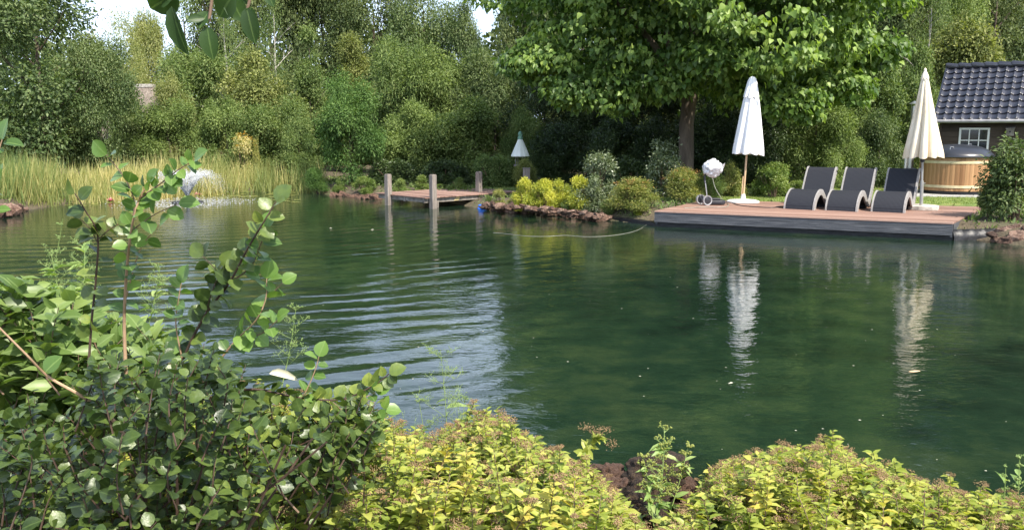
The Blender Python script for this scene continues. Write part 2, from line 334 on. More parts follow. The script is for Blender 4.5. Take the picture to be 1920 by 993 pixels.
shal = smooth(dist_to(-11.2, 26.3, .30, .42), 1.0, .55)
c = k.mix(shal, c, (.12,.12,.045))
k.l(c, k.b.inputs['Base Color']); k.b.inputs['Roughness'].default_value = .02; k.b.inputs['IOR'].default_value = 1.33
k.b.inputs['Specular IOR Level'].default_value = .5
M['water'] = k.m
# ---------------------------------------------------------------- leaves
def leaf_template(sections, fold=.15, curl=.2):
    """sections: (t, halfwidth) from base to tip (ends have width 0)."""
    V = [(0, 0, 0)]; R = [0.0]; T = []
    mids = sections[1:-1]
    for (t, wd) in mids:
        z = -curl*t*t
        V += [(t, -wd, z+fold*wd), (t, 0, z), (t, wd, z+fold*wd)]; R += [1, 0, 1]
    V.append((1, 0, -curl)); R.append(0.0)
    T += [(0, 1, 2), (0, 2, 3)]
    for i in range(len(mids)-1):
        a = 1+3*i; b = a+3
        T += [(a, b, b+1), (a, b+1, a+1), (a+1, b+1, b+2), (a+1, b+2, a+2)]
    a = 1+3*(len(mids)-1); e = len(V)-1
    T += [(a, e, a+1), (a+1, e, a+2)]
    return np.array(V, float), np.array(T), np.array(R, float)
TQ = (np.array([(0,0,0),(.45,-.5,.06),(1,0,-.08),(.45,.5,.06)], float), np.array([(0,1,2),(0,2,3)]), np.array([0,1,0,1.]))
TRIB = (np.array([(0,-.5,0),(0,.5,0),(1,0,0)], float), np.array([(0,1,2)]), np.array([1,1,1.]))
ROUND = leaf_template([(0,0),(.10,.26),(.32,.44),(.58,.45),(.82,.28),(1,0)], .28, .16)
OVAL = leaf_template([(0,0),(.2,.26),(.5,.36),(.8,.2),(1,0)], .3, .2)
LANCE = leaf_template([(0,0),(.25,.36),(.6,.34),(1,0)], .3, .25)
HEART = leaf_template([(0,0),(.08,.38),(.35,.5),(.7,.27),(1,0)], .25, .3)
def nrm(a): return a/np.maximum(np.linalg.norm(a, axis=1, keepdims=True), 1e-9)
def leaves(p, d, n, L, W, tint, tpl=TQ):
    """p base, d axis, n rough normal, L length, W width/length ratio scale"""
    V, T, R = tpl; N_ = len(p)
    d = nrm(d); s = nrm(np.cross(n, d)); n = np.cross(d, s)
    L = np.broadcast_to(L, (N_,)); W = np.broadcast_to(W, (N_,))
    out = (p[:, None, :] + d[:, None, :]*(V[None, :, 0:1]*L[:, None, None])
           + s[:, None, :]*(V[None, :, 1:2]*(L*W)[:, None, None]) + n[:, None, :]*(V[None, :, 2:3]*L[:, None, None]))
    k = len(V); TT = (T[None]+(np.arange(N_)*k)[:, None, None]).reshape(-1, 3)
    return out.reshape(-1, 3), TT, np.repeat(np.broadcast_to(tint, (N_,)), k), np.tile(R, N_)
def join(parts):
    V = []; T = []; t = []; R = []; o = 0
    for a, b, c, e in parts:
        V.append(a); T.append(b+o); t.append(c); R.append(e); o += len(a)
    return np.vstack(V), np.vstack(T), np.concatenate(t), np.concatenate(R)
def rdir(rng, n): return nrm(rng.normal(size=(n, 3)))

def crown_mesh(name, seed, rx, z0, z1, lobes, twigs, per, sig, L, W, shape='round', tpl=TQ, droop=.3, smooth=False, inner=.5, ry=None, low=None, flat=1.0, vary=.35):
    rng = np.random.default_rng(seed); ry = ry or rx; h = z1-z0; zc = (z0+z1)/2
    # lobes inside an envelope
    C = []; Rr = []
    for i in range(lobes):
        t = rng.uniform(0, 1)
        if shape == 'cone': env = (1-t)**.8*.95+.08
        elif shape == 'column': env = sin(pi*min(1, t*.9+.1))**.4
        elif shape == 'dome': env = sqrt(max(0, 1-t*t))*.98+.02
        elif shape == 'vase': env = .45+.55*sin(pi*min(1, t*.62+.12))
        else: env = sqrt(max(0.02, 1-(2*t-1)**2))
        a = rng.uniform(0, 2*pi); q = sqrt(rng.uniform(.15, 1))*.74
        C.append((rx*env*q*cos(a), ry*env*q*sin(a), z0+t*h*.93+.03*h)); Rr.append(min(rx, h/2)*(.16+.24*rng.random())*(.55+.45*env))
    C = np.array(C); Rr = np.array(Rr); pr = Rr**2/np.sum(Rr**2)
    li = rng.choice(lobes, twigs, p=pr); dv = rdir(rng, twigs); dv[:, 2] = dv[:, 2]*.8+.12; dv = nrm(dv)
    rad = 1-inner*rng.random(twigs)**1.6
    tc = C[li]+dv*(Rr[li]*rad)[:, None]
    stray = rng.random(twigs) < .06; tc[stray] += dv[stray]*(Rr[li][stray]*rng.uniform(.15, .5, stray.sum()))[:, None]
    tt = rng.normal(.5, .16, twigs)+rng.normal(0, .10, lobes)[li]
    idx = np.repeat(np.arange(twigs), per)
    off = rng.normal(size=(len(idx), 3))*sig; off[:, 2] *= flat
    p = tc[idx]+off
    ok = p[:, 2] > (low if low is not None else z0*.6+.02); p = p[ok]; idx = idx[ok]; off = off[ok]; m = len(p)
    d = nrm(nrm(off)*.7+dv[idx]*.5+rng.normal(size=(m, 3))*.45+np.array([0, 0, -droop]))
    n = nrm(dv[idx]*.8+np.array([0, 0, .5])+rng.normal(size=(m, 3))*.45)
    Ls = L*rng.uniform(1-vary, 1+vary, m)
    tint = np.clip(tt[idx]+rng.normal(0, .12, m), 0, 1)
    V, T, t, R = leaves(p, d, n, Ls, W, tint, tpl)
    return npmesh(name, V, T, t, R, smooth)

def tree_wood(seed, h, r, spread, zsplit, nb=7, lean=(0, 0), top=.85, tilt=.55):
    rng = random.Random(seed); b = MB(); x = y = 0; pts = []; rad = []
    for i in range(9):
        t = i/8; z = h*top*t
        pts.append((x+lean[0]*t, y+lean[1]*t, z-.15 if i == 0 else z)); rad.append(r*(1.35 if i == 0 else 1)*(1-t*.86))
        x += rng.uniform(-1, 1)*r*.45; y += rng.uniform(-1, 1)*r*.45
    b.tube(pts, rad, 10)
    for i in range(nb):
        t0 = zsplit+(1-zsplit)*.85*i/nb; z = h*top*t0; j = min(7, int(t0*8)); f = t0*8-j
        p0 = Vector(pts[j]).lerp(Vector(pts[j+1]), f); a = i*2.4+rng.uniform(-.5, .5); ln = spread*(1-.55*t0)*rng.uniform(.7, 1)
        r0 = r*(1-t0*.86)*.5; q = []; rr = []
        for s in range(5):
            u = s/4; q.append(p0+Vector((cos(a)*ln*u, sin(a)*ln*u, ln*tilt*u+.15*ln*u*u))+Vector((rng.uniform(-1,1), rng.uniform(-1,1), rng.uniform(-1,1)))*.05*ln*u); rr.append(r0*(1-u*.8))
        b.tube(q, rr, 6)
        for s in range(2):
            u = q[2+s]; a2 = a+rng.choice((-1, 1))*rng.uniform(.5, 1)
            b.tube([u, u+Vector((cos(a2)*ln*.25, sin(a2)*ln*.25, ln*.2)), u+Vector((cos(a2)*ln*.45, sin(a2)*ln*.45, ln*.3))], [rr[2+s]*.7, rr[2+s]*.45, .006], 5)
    return b
# ---------------------------------------------------------------- terrain and water
shore = [G(u, v)[:2] for u, v in ((0,405),(55,392),(100,385),(150,378),(300,368),(430,360),(520,354),(565,352),(600,362),(700,372),(760,373),(850,380),(905,391),(1000,398),(1135,411))]
PFL, PFR, PBR, PBL = [G(u, v, .34)[:2] for u, v in ((1227,395),(1787,417.5),(1848,387.5),(1322,375))]
fd = (PFR-PFL)/np.linalg.norm(PFR-PFL); bd = np.array((-fd[1], fd[0]))
shore += [PFL+bd*.35, PFR+bd*.35+fd*.1, G(1850,450)[:2], G(1925,461)[:2]]
pond = np.array([tuple(p) for p in shore]+[(10.5,13.2),(11.5,10),(9.5,6.5),(6.5,4.7),(3.5,4.15),(2.0,4.05),(1.2,4.25),(.2,4.1),(-.8,4.2),(-2.2,4.7),(-3.6,5.5),(-5.5,7.2),(-8,9.6),(-10.5,13),(-12.3,17.5)])
def sdist(X, Y):
    inside = np.zeros(X.shape, bool); dm = np.full(X.shape, 1e9); n = len(pond)
    for i in range(n):
        a = pond[i]; b = pond[(i+1) % n]; e = b-a
        t = np.clip(((X-a[0])*e[0]+(Y-a[1])*e[1])/(e@e), 0, 1)
        dm = np.minimum(dm, np.hypot(X-a[0]-t*e[0], Y-a[1]-t*e[1]))
        c = ((a[1] > Y) != (b[1] > Y)) & (X < (b[0]-a[0])*(Y-a[1])/((b[1]-a[1]) or 1e-9)+a[0]); inside ^= c
    return np.where(inside, -dm, dm)
def sst(x): x = np.clip(x, 0, 1); return x*x*(3-2*x)
def terrain(X, Y):
    X = np.asarray(X, float); Y = np.asarray(Y, float); s = sdist(X, Y)
    near = sst((7.5-Y)/3)*sst((s-.1)/1.6)*.22
    out = .05+.24*sst(s/np.where(Y < 8, 1.3, .45))+near+np.where(Y > 30, (Y-30)*.008, 0)+.02*np.sin(X*1.7+Y)*np.sin(Y*1.3)*(Y < 15)
    far_left = sst((-4.5-X)/2)*sst((Y-20)/3)
    out = out-.13*np.exp(-(((X+.2)/1.3)**2+((Y-24.0)/1.1)**2))
    inn = .05-sst(-s/1.2)*(1.3-.0*far_left)
    return np.where(s > 0, out, inn)
def hz(x, y): return float(terrain(np.array([x]), np.array([y]))[0])
gx = np.unique(np.concatenate([-np.geomspace(18, 600, 18), np.arange(-18, 18.01, .25), np.geomspace(18, 600, 18)]))
gy = np.unique(np.concatenate([-np.geomspace(3, 300, 10), np.arange(-3, 34.01, .25), np.geomspace(34, 900, 20)]))
X, Y = np.meshgrid(gx, gy); Z = terrain(X, Y); nx = len(gx); ny = len(gy)
ii = np.arange(nx*ny).reshape(ny, nx)
Q = np.stack([ii[:-1, :-1], ii[:-1, 1:], ii[1:, 1:], ii[1:, :-1]], -1).reshape(-1, 4)
props(link('ground', npmesh('ground', np.stack([X, Y, Z], -1).reshape(-1, 3), Q, smooth=True), M['soil']), kind='structure')
b = MB(); b.add([(-17,3.3,0),(14,3.3,0),(14,33,0),(-17,33,0)], [(0,1,2,3)])
props(b.build('pond_water', M['water']), kind='structure')
lawnp = [PBL+bd*.05+fd*(-3.2), PBL+bd*.05, PBR+bd*.05+fd*.0, (13.5, 19.4), (17, 22), (15, 25.5), (6, 25.5), (1.6, 26.2), (-1.2, 27.2), (-1.5, 26.0), (.9, 25.0)]
b = MB(); b.prism([tuple(p) for p in lawnp], .2, .312); props(b.build('lawn', M['lawn']), kind='structure')
# short blades over the lawn
rng = np.random.default_rng(5); n = 26000
bx = rng.uniform(-1.6, 15, n); by = rng.uniform(20, 27, n)
def inpoly(x, y, P_):
    c = np.zeros(x.shape, bool)
    for i in range(len(P_)):
        a = P_[i]; q = P_[(i+1) % len(P_)]
        c ^= ((a[1] > y) != (q[1] > y)) & (x < (q[0]-a[0])*(y-a[1])/((q[1]-a[1]) or 1e-9)+a[0])
    return c
ok = inpoly(bx, by, lawnp); bx = bx[ok]; by = by[ok]; n = len(bx)
V, T, t, R = leaves(np.stack([bx, by, np.full(n, .31)], 1), nrm(np.stack([rng.normal(0, .35, n), rng.normal(0, .35, n), np.ones(n)], 1)), rdir(rng, n), rng.uniform(.035, .07, n), .22, rng.uniform(.1, .9, n), TRIB)
props(link('lawn_grass', npmesh('lawn_grass', V, T, t, R), M['grass']), 'short green lawn grass behind the large deck', 'grass', kind='stuff')
# ---------------------------------------------------------------- crown prototypes
CM = {}
CM['broad'] = [crown_mesh('crown_broad', 11+i, 3.0, .6, 6.5, 34, 2700, 12, .14, .125, .52, 'round') for i in range(2)]
CM['oak'] = [crown_mesh('crown_oak', 21+i, 2.8, .4, 6.5, 38, 2500, 13, .15, .11, .6, 'round', inner=.6) for i in range(3)]
CM['shrubby'] = [crown_mesh('crown_shrubby', 31+i, 2.2, .0, 4.0, 32, 2500, 13, .12, .115, .52, 'dome', inner=.55) for i in range(4)]
CM['willow'] = [crown_mesh('crown_willow', 41+i, 2.0, .0, 4.6, 28, 2500, 12, .15, .15, .30, 'vase', inner=.7) for i in range(3)]
CM['conifer'] = [crown_mesh('crown_conifer', 51+i, 1.6, .3, 7.5, 38, 2200, 11, .14, .12, .4, 'cone', droop=.5, inner=.7) for i in range(2)]
CM['airy'] = [crown_mesh('crown_airy', 61+i, 2.2, .8, 6.5, 30, 1200, 9, .22, .10, .45, 'round', inner=.9) for i in range(2)]
WD = {k: tree_wood(70+i, 6.5, r, s, .18, 9) .build('trunk_proto', M['bark']).data for i, (k, r, s) in enumerate((('a', .16, 2.4), ('b', .11, 2.0), ('c', .22, 3.0)))}
for o in [o for o in COL.objects if o.name.startswith('trunk_proto')]: bpy.data.objects.remove(o)
NOM = {'broad': (3.0, 6.5), 'oak': (2.8, 6.5), 'shrubby': (2.2, 4.0), 'willow': (2.0, 4.6), 'conifer': (1.6, 7.5), 'airy': (2.2, 6.5)}
rg = random.Random(3)
def plant_tree(name, label, cat, proto, mat, u, vtop, hw, d, group=None, seed=0, wood='b', zb=None, crownname='crown', hscale=None):
    top = D(u, vtop, d); x = top[0]; z0 = hz(x, d) if zb is None else zb
    rx, h = NOM[proto]; H = top[2]-z0; W = hw*d/F
    t = thing(name, label, cat, (x, d, z0-.03), 0, group)
    a = rg.uniform(0, 2*pi)
    c = link(crownname, CM[proto][seed % len(CM[proto])], M[mat], t); c.rotation_euler = (0, 0, a); s = W/rx; c.scale = (s, s, H/h)
    k = link('trunk' if crownname == 'crown' else 'stems', WD[wood], M['bark'], t); k.rotation_euler = (0, 0, a); k.scale = (s*.8, s*.8, H/6.5*.97)
    return t
TR = plant_tree
# left side
TR('tree', 'big grey-green broadleaf tree at the far left above the reeds', 'tree', 'broad', 'walnut', 55, -75, 175, 29.0, seed=0, wood='c')
TR('tree', 'smaller grey-green tree reaching over the reeds right of the big left one', 'tree', 'broad', 'walnut', 178, 62, 80, 29.5, seed=1, wood='a')
TR('tree', 'tall pale airy tree standing against the gap of sky', 'tree', 'airy', 'pale', 222, 20, 58, 38, seed=0, wood='b')
TR('tree', 'pale feathery tree just left of the thatched hut', 'tree', 'willow', 'pale', 165, 75, 60, 41, seed=1, wood='b')
TR('shrub', 'pale willow bush right of the thatched hut', 'shrub', 'willow', 'green', 350, 100, 75, 36, seed=0, crownname='foliage')
TR('shrub', 'grey-green willow bush behind the fountain', 'shrub', 'willow', 'olive', 315, 195, 65, 31.5, seed=2, crownname='foliage')
TR('shrub', 'low dark bush below the thatched hut', 'shrub', 'shrubby', 'walnut', 255, 205, 62, 31.8, seed=1, crownname='foliage')
TR('shrub', 'pale bush with yellowing tips near the orange flowers', 'shrub', 'shrubby', 'olive', 420, 180, 62, 31.6, seed=2, crownname='foliage')
TR('shrub', 'broad olive-brown bush behind the orange flowers', 'shrub', 'shrubby', 'brown', 480, 105, 95, 35, seed=3, crownname='foliage')
TR('shrub', 'grey-green willow bush below the olive-brown bush', 'shrub', 'willow', 'green', 520, 185, 70, 32, seed=1, crownname='foliage')
TR('shrub', 'green bush behind the far-shore reeds, left of the fresh green tree', 'shrub', 'shrubby', 'green', 560, 225, 50, 30.6, seed=0, crownname='foliage')
TR('tree', 'fresh green feathery tree at the water left of the jetty', 'tree', 'willow', 'bright', 652, 150, 64, 27.8, seed=2)
TR('tree', 'yellowish pointed tree rising above the bushes in the middle', 'tree', 'conifer', 'brown', 655, 58, 62, 36, seed=0)
TR('tree', 'pointed green conifer left of the yellowish pointed tree', 'tree', 'conifer', 'green', 575, 40, 55, 39, seed=1)
TR('shrub', 'pale green tall bush right of the yellowish pointed tree', 'shrub', 'willow', 'green', 745, 90, 70, 33.5, seed=0, crownname='foliage')
TR('shrub', 'light green willow bush above the left jetty post', 'shrub', 'willow', 'olive', 805, 108, 72, 33, seed=2, crownname='foliage')
TR('shrub', 'olive spreading bush behind the right end of the jetty', 'shrub', 'shrubby', 'olive', 880, 188, 95, 29.6, seed=1, crownname='foliage')
TR('shrub', 'grey-green bush behind the front jetty post', 'shrub', 'shrubby', 'olive', 765, 195, 75, 29.8, seed=3, crownname='foliage')
TR('shrub', 'tall leafy bush behind the white cone roof', 'shrub', 'willow', 'green', 975, 205, 40, 29.4, seed=1, crownname='foliage')
TR('shrub', 'dark bush in the shade left of the catalpa', 'shrub', 'willow', 'walnut', 925, 110, 70, 33, seed=0, crownname='foliage')
TR('tree', 'pale thin-leaved tree directly behind the ridge of the thatched hut', 'tree', 'airy', 'pale', 285, 88, 46, 42, seed=1, wood='b')
TR('shrub', 'pale bush left in front of the thatched hut', 'shrub', 'shrubby', 'olive', 232, 150, 42, 35, seed=2, crownname='foliage')
TR('shrub', 'light bush right in front of the thatched hut', 'shrub', 'willow', 'pale', 322, 150, 36, 34.5, seed=2, crownname='foliage')
TR('tree', 'pale yellowish tree just right of the gap of sky', 'tree', 'willow', 'pale', 268, 42, 40, 43, seed=0, wood='b')
# shaded mass below the catalpa
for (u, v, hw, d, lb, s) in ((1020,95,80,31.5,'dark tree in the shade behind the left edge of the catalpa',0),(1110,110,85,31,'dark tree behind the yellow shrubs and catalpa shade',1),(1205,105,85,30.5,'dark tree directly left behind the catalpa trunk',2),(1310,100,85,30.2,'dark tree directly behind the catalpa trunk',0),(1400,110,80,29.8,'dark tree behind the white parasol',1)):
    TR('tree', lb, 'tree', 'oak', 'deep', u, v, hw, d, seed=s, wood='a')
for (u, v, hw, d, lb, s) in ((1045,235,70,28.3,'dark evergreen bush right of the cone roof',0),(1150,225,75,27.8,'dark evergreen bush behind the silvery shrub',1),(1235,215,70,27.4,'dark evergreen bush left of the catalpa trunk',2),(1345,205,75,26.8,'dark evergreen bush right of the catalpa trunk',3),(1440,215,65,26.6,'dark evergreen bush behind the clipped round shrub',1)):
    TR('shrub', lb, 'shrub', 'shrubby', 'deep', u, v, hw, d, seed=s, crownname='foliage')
# right side
TR('shrub', 'grey-green tall bush behind the first sun lounger', 'shrub', 'willow', 'olive', 1530, 175, 70, 26.5, seed=1, crownname='foliage')
TR('shrub', 'dense green bush behind the loungers left of the stove pipe', 'shrub', 'shrubby', 'green', 1640, 100, 88, 29.5, seed=0, crownname='foliage')
TR('shrub', 'dark green bush between the loungers and the stove pipe', 'shrub', 'shrubby', 'walnut', 1655, 200, 55, 26.6, seed=2, crownname='foliage')
TR('shrub', 'olive bush behind the middle lounger', 'shrub', 'shrubby', 'olive', 1580, 215, 50, 26.2, seed=3, crownname='foliage')
TR('tree', 'olive grey tree to the right of the catalpa crown', 'tree', 'willow', 'olive', 1560, 70, 75, 31, seed=0)
TR('shrub', 'yellow-brown bush rising behind the left end of the tiled roof', 'shrub', 'shrubby', 'brown', 1810, 50, 110, 34, seed=1, crownname='foliage')
TR('shrub', 'green bush behind the cream parasol', 'shrub', 'shrubby', 'green', 1725, 90, 60, 31.5, seed=3, crownname='foliage')
TR('tree', 'light green tree high above the tiled roof', 'tree', 'oak', 'olive', 1800, -60, 75, 40, seed=2)
TR('tree', 'dark reddish-tinged tree above the right bushes', 'tree', 'oak', 'dark', 1700, -110, 110, 38, seed=0, wood='c')
TR('tree', 'sparse dark tree at the right edge with sky showing through', 'tree', 'airy', 'dark', 1885, -120, 80, 42, seed=1, wood='c')
# tall dark belt behind
belt = [(345,-25,75,44,'airy','green'),(415,-120,80,45,'oak','dark'),(500,-150,90,46,'oak','dark'),(600,-125,90,47,'broad','dark'),(700,-60,90,46,'oak','dark'),(790,-45,85,45,'oak','walnut'),(868,8,62,44,'broad','walnut'),(985,-130,70,43,'oak','dark'),(1080,-260,120,44,'oak','dark'),(1230,-330,130,45,'broad','dark'),(1400,-330,130,46,'oak','dark'),(1560,-620,190,45,'oak','dark'),(1700,-620,190,47,'broad','dark'),(1850,-620,190,50,'oak','dark'),(2010,-620,190,46,'oak','dark'),(2150,-620,190,44,'oak','dark'),(-140,-110,150,40,'broad','walnut')]
blab = ['slim light tree at the right rim of the sky gap','tall dark tree with pale branches right of the sky gap','tall dark tree behind the olive-brown bush','tall dark tree behind the pointed conifer','tall dark tree behind the yellowish pointed tree','tall grey-green tree above the middle bushes','grey-green tree left of the small sky gap by the catalpa','tall dark tree behind the left edge of the catalpa crown']
for i, (u, v, hw, d, pr, mt) in enumerate(belt):
    TR('tree', blab[i] if i < len(blab) else 'dark woodland tree in the tall row behind the catalpa and hut', 'tree', pr, mt, u, v, hw, d, 'tall dark woodland belt behind the garden', seed=i, wood='c')
for (u, v, hw, d, lb) in ((422,-30,42,39.5,'slim pale-barked tree above the olive-brown bush, left of the other pale trunk'),(508,-40,40,39.8,'slim pale-barked tree above the olive-brown bush, right of the other pale trunk'),(1745,-60,55,36,'slim pale-barked tree behind the yellow-brown bush')):
    t_ = TR('tree', lb, 'tree', 'airy', 'green', u, v, hw, d, seed=int(u), wood='b')
    for c_ in t_.children:
        if c_.name.startswith('trunk'): c_.material_slots[0].link = 'OBJECT'; c_.material_slots[0].material = M['birch']; c_.scale = (.95, .95, c_.scale[2])
# low understorey closes the view between the trunks
for i, (u, v, d) in enumerate(((300,175,43),(420,120,42),(560,110,43),(700,120,42),(840,130,41),(960,150,40),(1100,120,39),(1250,110,38),(1400,100,38),(1540,110,37),(1700,110,40),(1900,70,38),(90,120,38),(200,150,44),(-60,140,34))):
    TR('shrub', 'dark understorey bush in the back row of the woodland', 'shrub', 'shrubby', 'dark' if u > 400 else 'green', u, v, 100, d, 'understorey bushes behind the garden', seed=i, crownname='foliage')
# far woodland as one mass
rng = np.random.default_rng(77); n = 60000
a = rng.uniform(-48, 60, n); yy = rng.uniform(56, 66, n); hm = 9.5+2.5*np.sin(a*.35)+1.5*np.sin(a*.9+1)-7.0*np.exp(-((a+24)/7)**2)+6*sst((a-2)/8)
zz = rng.random(n)**.8*hm+.4
V, T, t, R = leaves(np.stack([a, yy, zz], 1), rdir(rng, n), nrm(rdir(rng, n)+np.array([.2, -.3, .8])), rng.uniform(.3, .55, n), .7, rng.uniform(0, .8, n), TQ)
props(link('far_woodland', npmesh('far_woodland', V, T, t, R), M['dark']), 'far wood seen through the gaps behind the trees', 'woodland', kind='stuff')
# ---------------------------------------------------------------- catalpa
cx, cy = [float(c) for c in D(1285, 300, 24.2)[:2]]
ct = thing('catalpa_tree', 'large catalpa with big bright green leaves overhanging the deck', 'tree', (cx, cy, .28))
b = MB()
b.tube([(0,0,-.2),(.0,0,.2),(.02,0,1.0),(.0,0,1.9),(.06,0,2.6),(.15,0,3.3)], [.33,.25,.215,.20,.21,.17], 14)
b.tube([(.04,0,2.35),(-.35,-.1,3.1),(-1.0,-.4,4.0),(-2.0,-.8,5.0),(-3.2,-1.2,5.9)], [.12,.11,.09,.06,.03], 9)
b.tube([(.1,0,2.9),(.45,.1,3.8),(.9,.0,5.0),(1.2,.1,7.0),(1.3,0,9.5)], [.14,.13,.11,.07,.03], 9)
b.tube([(.45,.1,3.8),(1.3,-.6,4.6),(2.5,-1.3,5.2),(3.8,-1.6,5.6)], [.1,.08,.05,.02], 8)
b.tube([(.1,0,2.7),(.3,-1,3.6),(.3,-2.2,4.4),(.2,-3.6,5.0)], [.1,.09,.06,.02], 8)
b.tube([(-.35,-.1,3.1),(-.5,.9,4.6),(-.6,2,6.2),(-.7,3,8)], [.1,.08,.05,.02], 8)
b.tube([(.4,.1,3.7),(-.2,-.2,5.2),(-.6,-.4,7.4),(-.7,-.3,9.2)], [.1,.08,.06,.02], 8)
b.build('trunk', M['bark'], ct, smooth=True)
rng = np.random.default_rng(9); P_ = []; dN = []; CT = []; EC = 6.45
for i in range(7000):
    dv = rng.normal(size=3); dv /= np.linalg.norm(dv)
    if dv[2] < -.92: continue
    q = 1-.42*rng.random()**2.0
    lump = .90+.13*sin(3.1*math.atan2(dv[1], dv[0])+2*dv[2])+.13*sin(5.3*math.atan2(dv[1], dv[0])+7*dv[2]+1)+.10*sin(11*dv[2]+4*dv[0])+.07*sin(13*dv[0]-9*dv[2])
    rr = np.array((5.45, 4.5, 5.0))*lump*q
    if dv[2] < 0: rr[2] *= .88
    p = dv*rr+np.array((.35, -.1, EC))
    # layered boughs: push the clumps towards shelves
    sh = .95; ph = .5*math.sin(2*math.atan2(dv[1], dv[0])+1); zq = (round((p[2]+ph)/sh)*sh-ph); p[2] = p[2]*.8+zq*.2
    if p[2] < 2.0+.5*rng.random(): continue
    P_.append(p); dN.append(dv); CT.append(rng.normal(.42, .14)+.22*max(0, q-.82)/.18)  # outer clumps tinted lighter than inner ones: sun and shade put into colour
for (qx, qy, qz, qr, qn) in ((-4.2,-1.0,3.6,.85,170),(-3.3,-1.6,2.75,.7,130),(-2.1,-1.4,2.9,.8,150),(-.9,-1.8,3.0,.7,110),(1.2,-1.6,2.9,.7,120),(2.4,-1.8,2.45,.75,150),(3.6,-1.2,2.9,.8,160),(4.7,-.8,3.9,.8,150),(.2,-2.6,3.5,.8,130)):
    for i in range(qn):
        dv = rng.normal(size=3); dv /= np.linalg.norm(dv); P_.append(np.array((qx, qy, qz))+dv*qr*np.array((1.25, .9, .62))*rng.random()**.4); dN.append(dv); CT.append(rng.normal(.45, .16))
P_ = np.array(P_); dN = np.array(dN); CT = np.array(CT); K = len(P_); per = 10
idx = np.repeat(np.arange(K), per); a = rng.uniform(0, 2*pi, len(idx)); rr = rng.uniform(.02, .30, len(idx))
out = np.stack([np.cos(a), np.sin(a), np.zeros(len(idx))], 1)
p = P_[idx]+out*rr[:, None]+np.array([0, 0, 1])*(rng.normal(0, .07, len(idx)))[:, None]
d = nrm(out*.75+dN[idx]*.35+np.array([0, 0, -.9])+rng.normal(size=(len(idx), 3))*.42)
nn = nrm(out*.4+dN[idx]*.4+np.array([0, 0, .65])+rng.normal(size=(len(idx), 3))*.5)
V, T, t, R = leaves(p, d, nn, rng.uniform(.09, .19, len(idx)), .85, np.clip(CT[idx]+rng.normal(0, .1, len(idx)), 0, 1), HEART)
link('crown', npmesh('crown_catalpa', V, T, t, R, True), M['catalpa'], ct)
n = 240; s = rng.choice(K, n); n = len(s); Lp = rng.uniform(.25, .5, n)
V, T, t, R = leaves(P_[s]-np.array([0, 0, .12]), nrm(rng.normal(size=(n, 3))*.09+np.array([0, 0, -1.])), rdir(rng, n), Lp, .05, rng.uniform(.6, 1, n), TRIB)
props(link('seed_pods', npmesh('seed_pods', V, T, t, R), M['catalpa'], ct), kind='stuff')
# ---------------------------------------------------------------- large deck
def lerp(a, b, t): return a+(b-a)*t
dk = thing('wooden_deck', 'large reddish plank deck with grey ribbed front edge over the water', 'deck', (*PFL, 0))
b = MB(); nb = 25; O = PFL
for i in range(nb):
    t0 = i/nb; t1 = (i+1)/nb-.0022
    q = [lerp(PFL, PBL, t0), lerp(PFR, PBR, t0), lerp(PFR, PBR, t1), lerp(PFL, PBL, t1)]
    e = rg.uniform(-.02, .02); q[1] = q[1]+fd*e*.5; q[2] = q[2]+fd*e*.5
    b.prism([tuple(p-O) for p in q], .312, .34+rg.uniform(-.001, .001), rg.random())
ob = b.build('deck_boards', M['compo'], dk)
LW = float(np.linalg.norm(PFR-PFL)); ang = math.atan2(fd[1], fd[0])
def front(name, mat, bld, rot=ang, loc=(0,0,0)):
    o = bld.build(name, mat, dk); o.rotation_euler = (0, 0, rot); o.location = [float(c) for c in loc]; return o
b = MB()
for j in range(9):
    z = .10+.0235*j; b.box(.0, LW*.55-.004, .012+.002*(j % 2), .05, z, z+.019, .3+.4*rg.random()); b.box(LW*.55+.004, LW, .012+.002*((j+1) % 2), .05, z, z+.019, .3+.4*rg.random())
b.box(.002, LW-.002, .02, .055, .10, .31, .1)
front('front_fascia', M['fascia'], b)
b = MB(); b.box(-.01, LW+.02, .09, .16, -.5, .311); front('liner_skirt', M['black'], b)
sv = PBR-PFR; sl_ = float(np.linalg.norm(sv)); b = MB(); b.box(.06, sl_-.03, .01, .05, .06, .308)
front('side_fascia', M['fascia'], b, math.atan2(sv[1], sv[0]), (*(PFR-O), 0))
sv = PBL-PFL; sl_ = float(np.linalg.norm(sv)); b = MB(); b.box(.06, sl_-.03, -.05, -.01, .06, .308)
front('side_fascia', M['fascia'], b, math.atan2(sv[1], sv[0]), (*(PFL-O), 0))
# black pond liner edges
A = G(1133, 411); B = np.array((*PFL, 0))+np.array((*bd, 0))*.12
b = MB(); L_ = float(np.linalg.norm((B-A)[:2])); n = 14
vs = []; 
for i in range(n+1):
    for (yy, zz) in ((0, -.4), (0, .07+.015*sin(i*1.7)), (.08, .085+.01*sin(i*2.3)), (.35, .05)):
        vs.append((L_*i/n, yy+.012*sin(i*2.1+zz*9), zz))
b.add(vs, [(i*4+j, (i+1)*4+j, (i+1)*4+j+1, i*4+j+1) for i in range(n) for j in range(3)])
o = b.build('pond_liner', M['black'], smooth=True); o.location = [float(c) for c in A]; o.rotation_euler = (0, 0, math.atan2((B-A)[1], (B-A)[0]))
props(o, 'black pond liner edge between the rock edging and the left end of the deck', 'pond liner')
A = np.array((*(PFR+bd*.06+fd*.03), 0)); B = G(1868, 449); L_ = float(np.linalg.norm((B-A)[:2])); b = MB(); vs = []; n = 18
for i in range(n+1):
    w_ = .010*sin(i*1.3)+.006*sin(i*2.7)
    for (yy, zz) in ((.0, -.4), (-.02, .06), (.02+w_, .15+w_), (.10+w_, .20-.5*w_), (.35, .12)):
        vs.append((L_*i/n, yy+w_, zz))
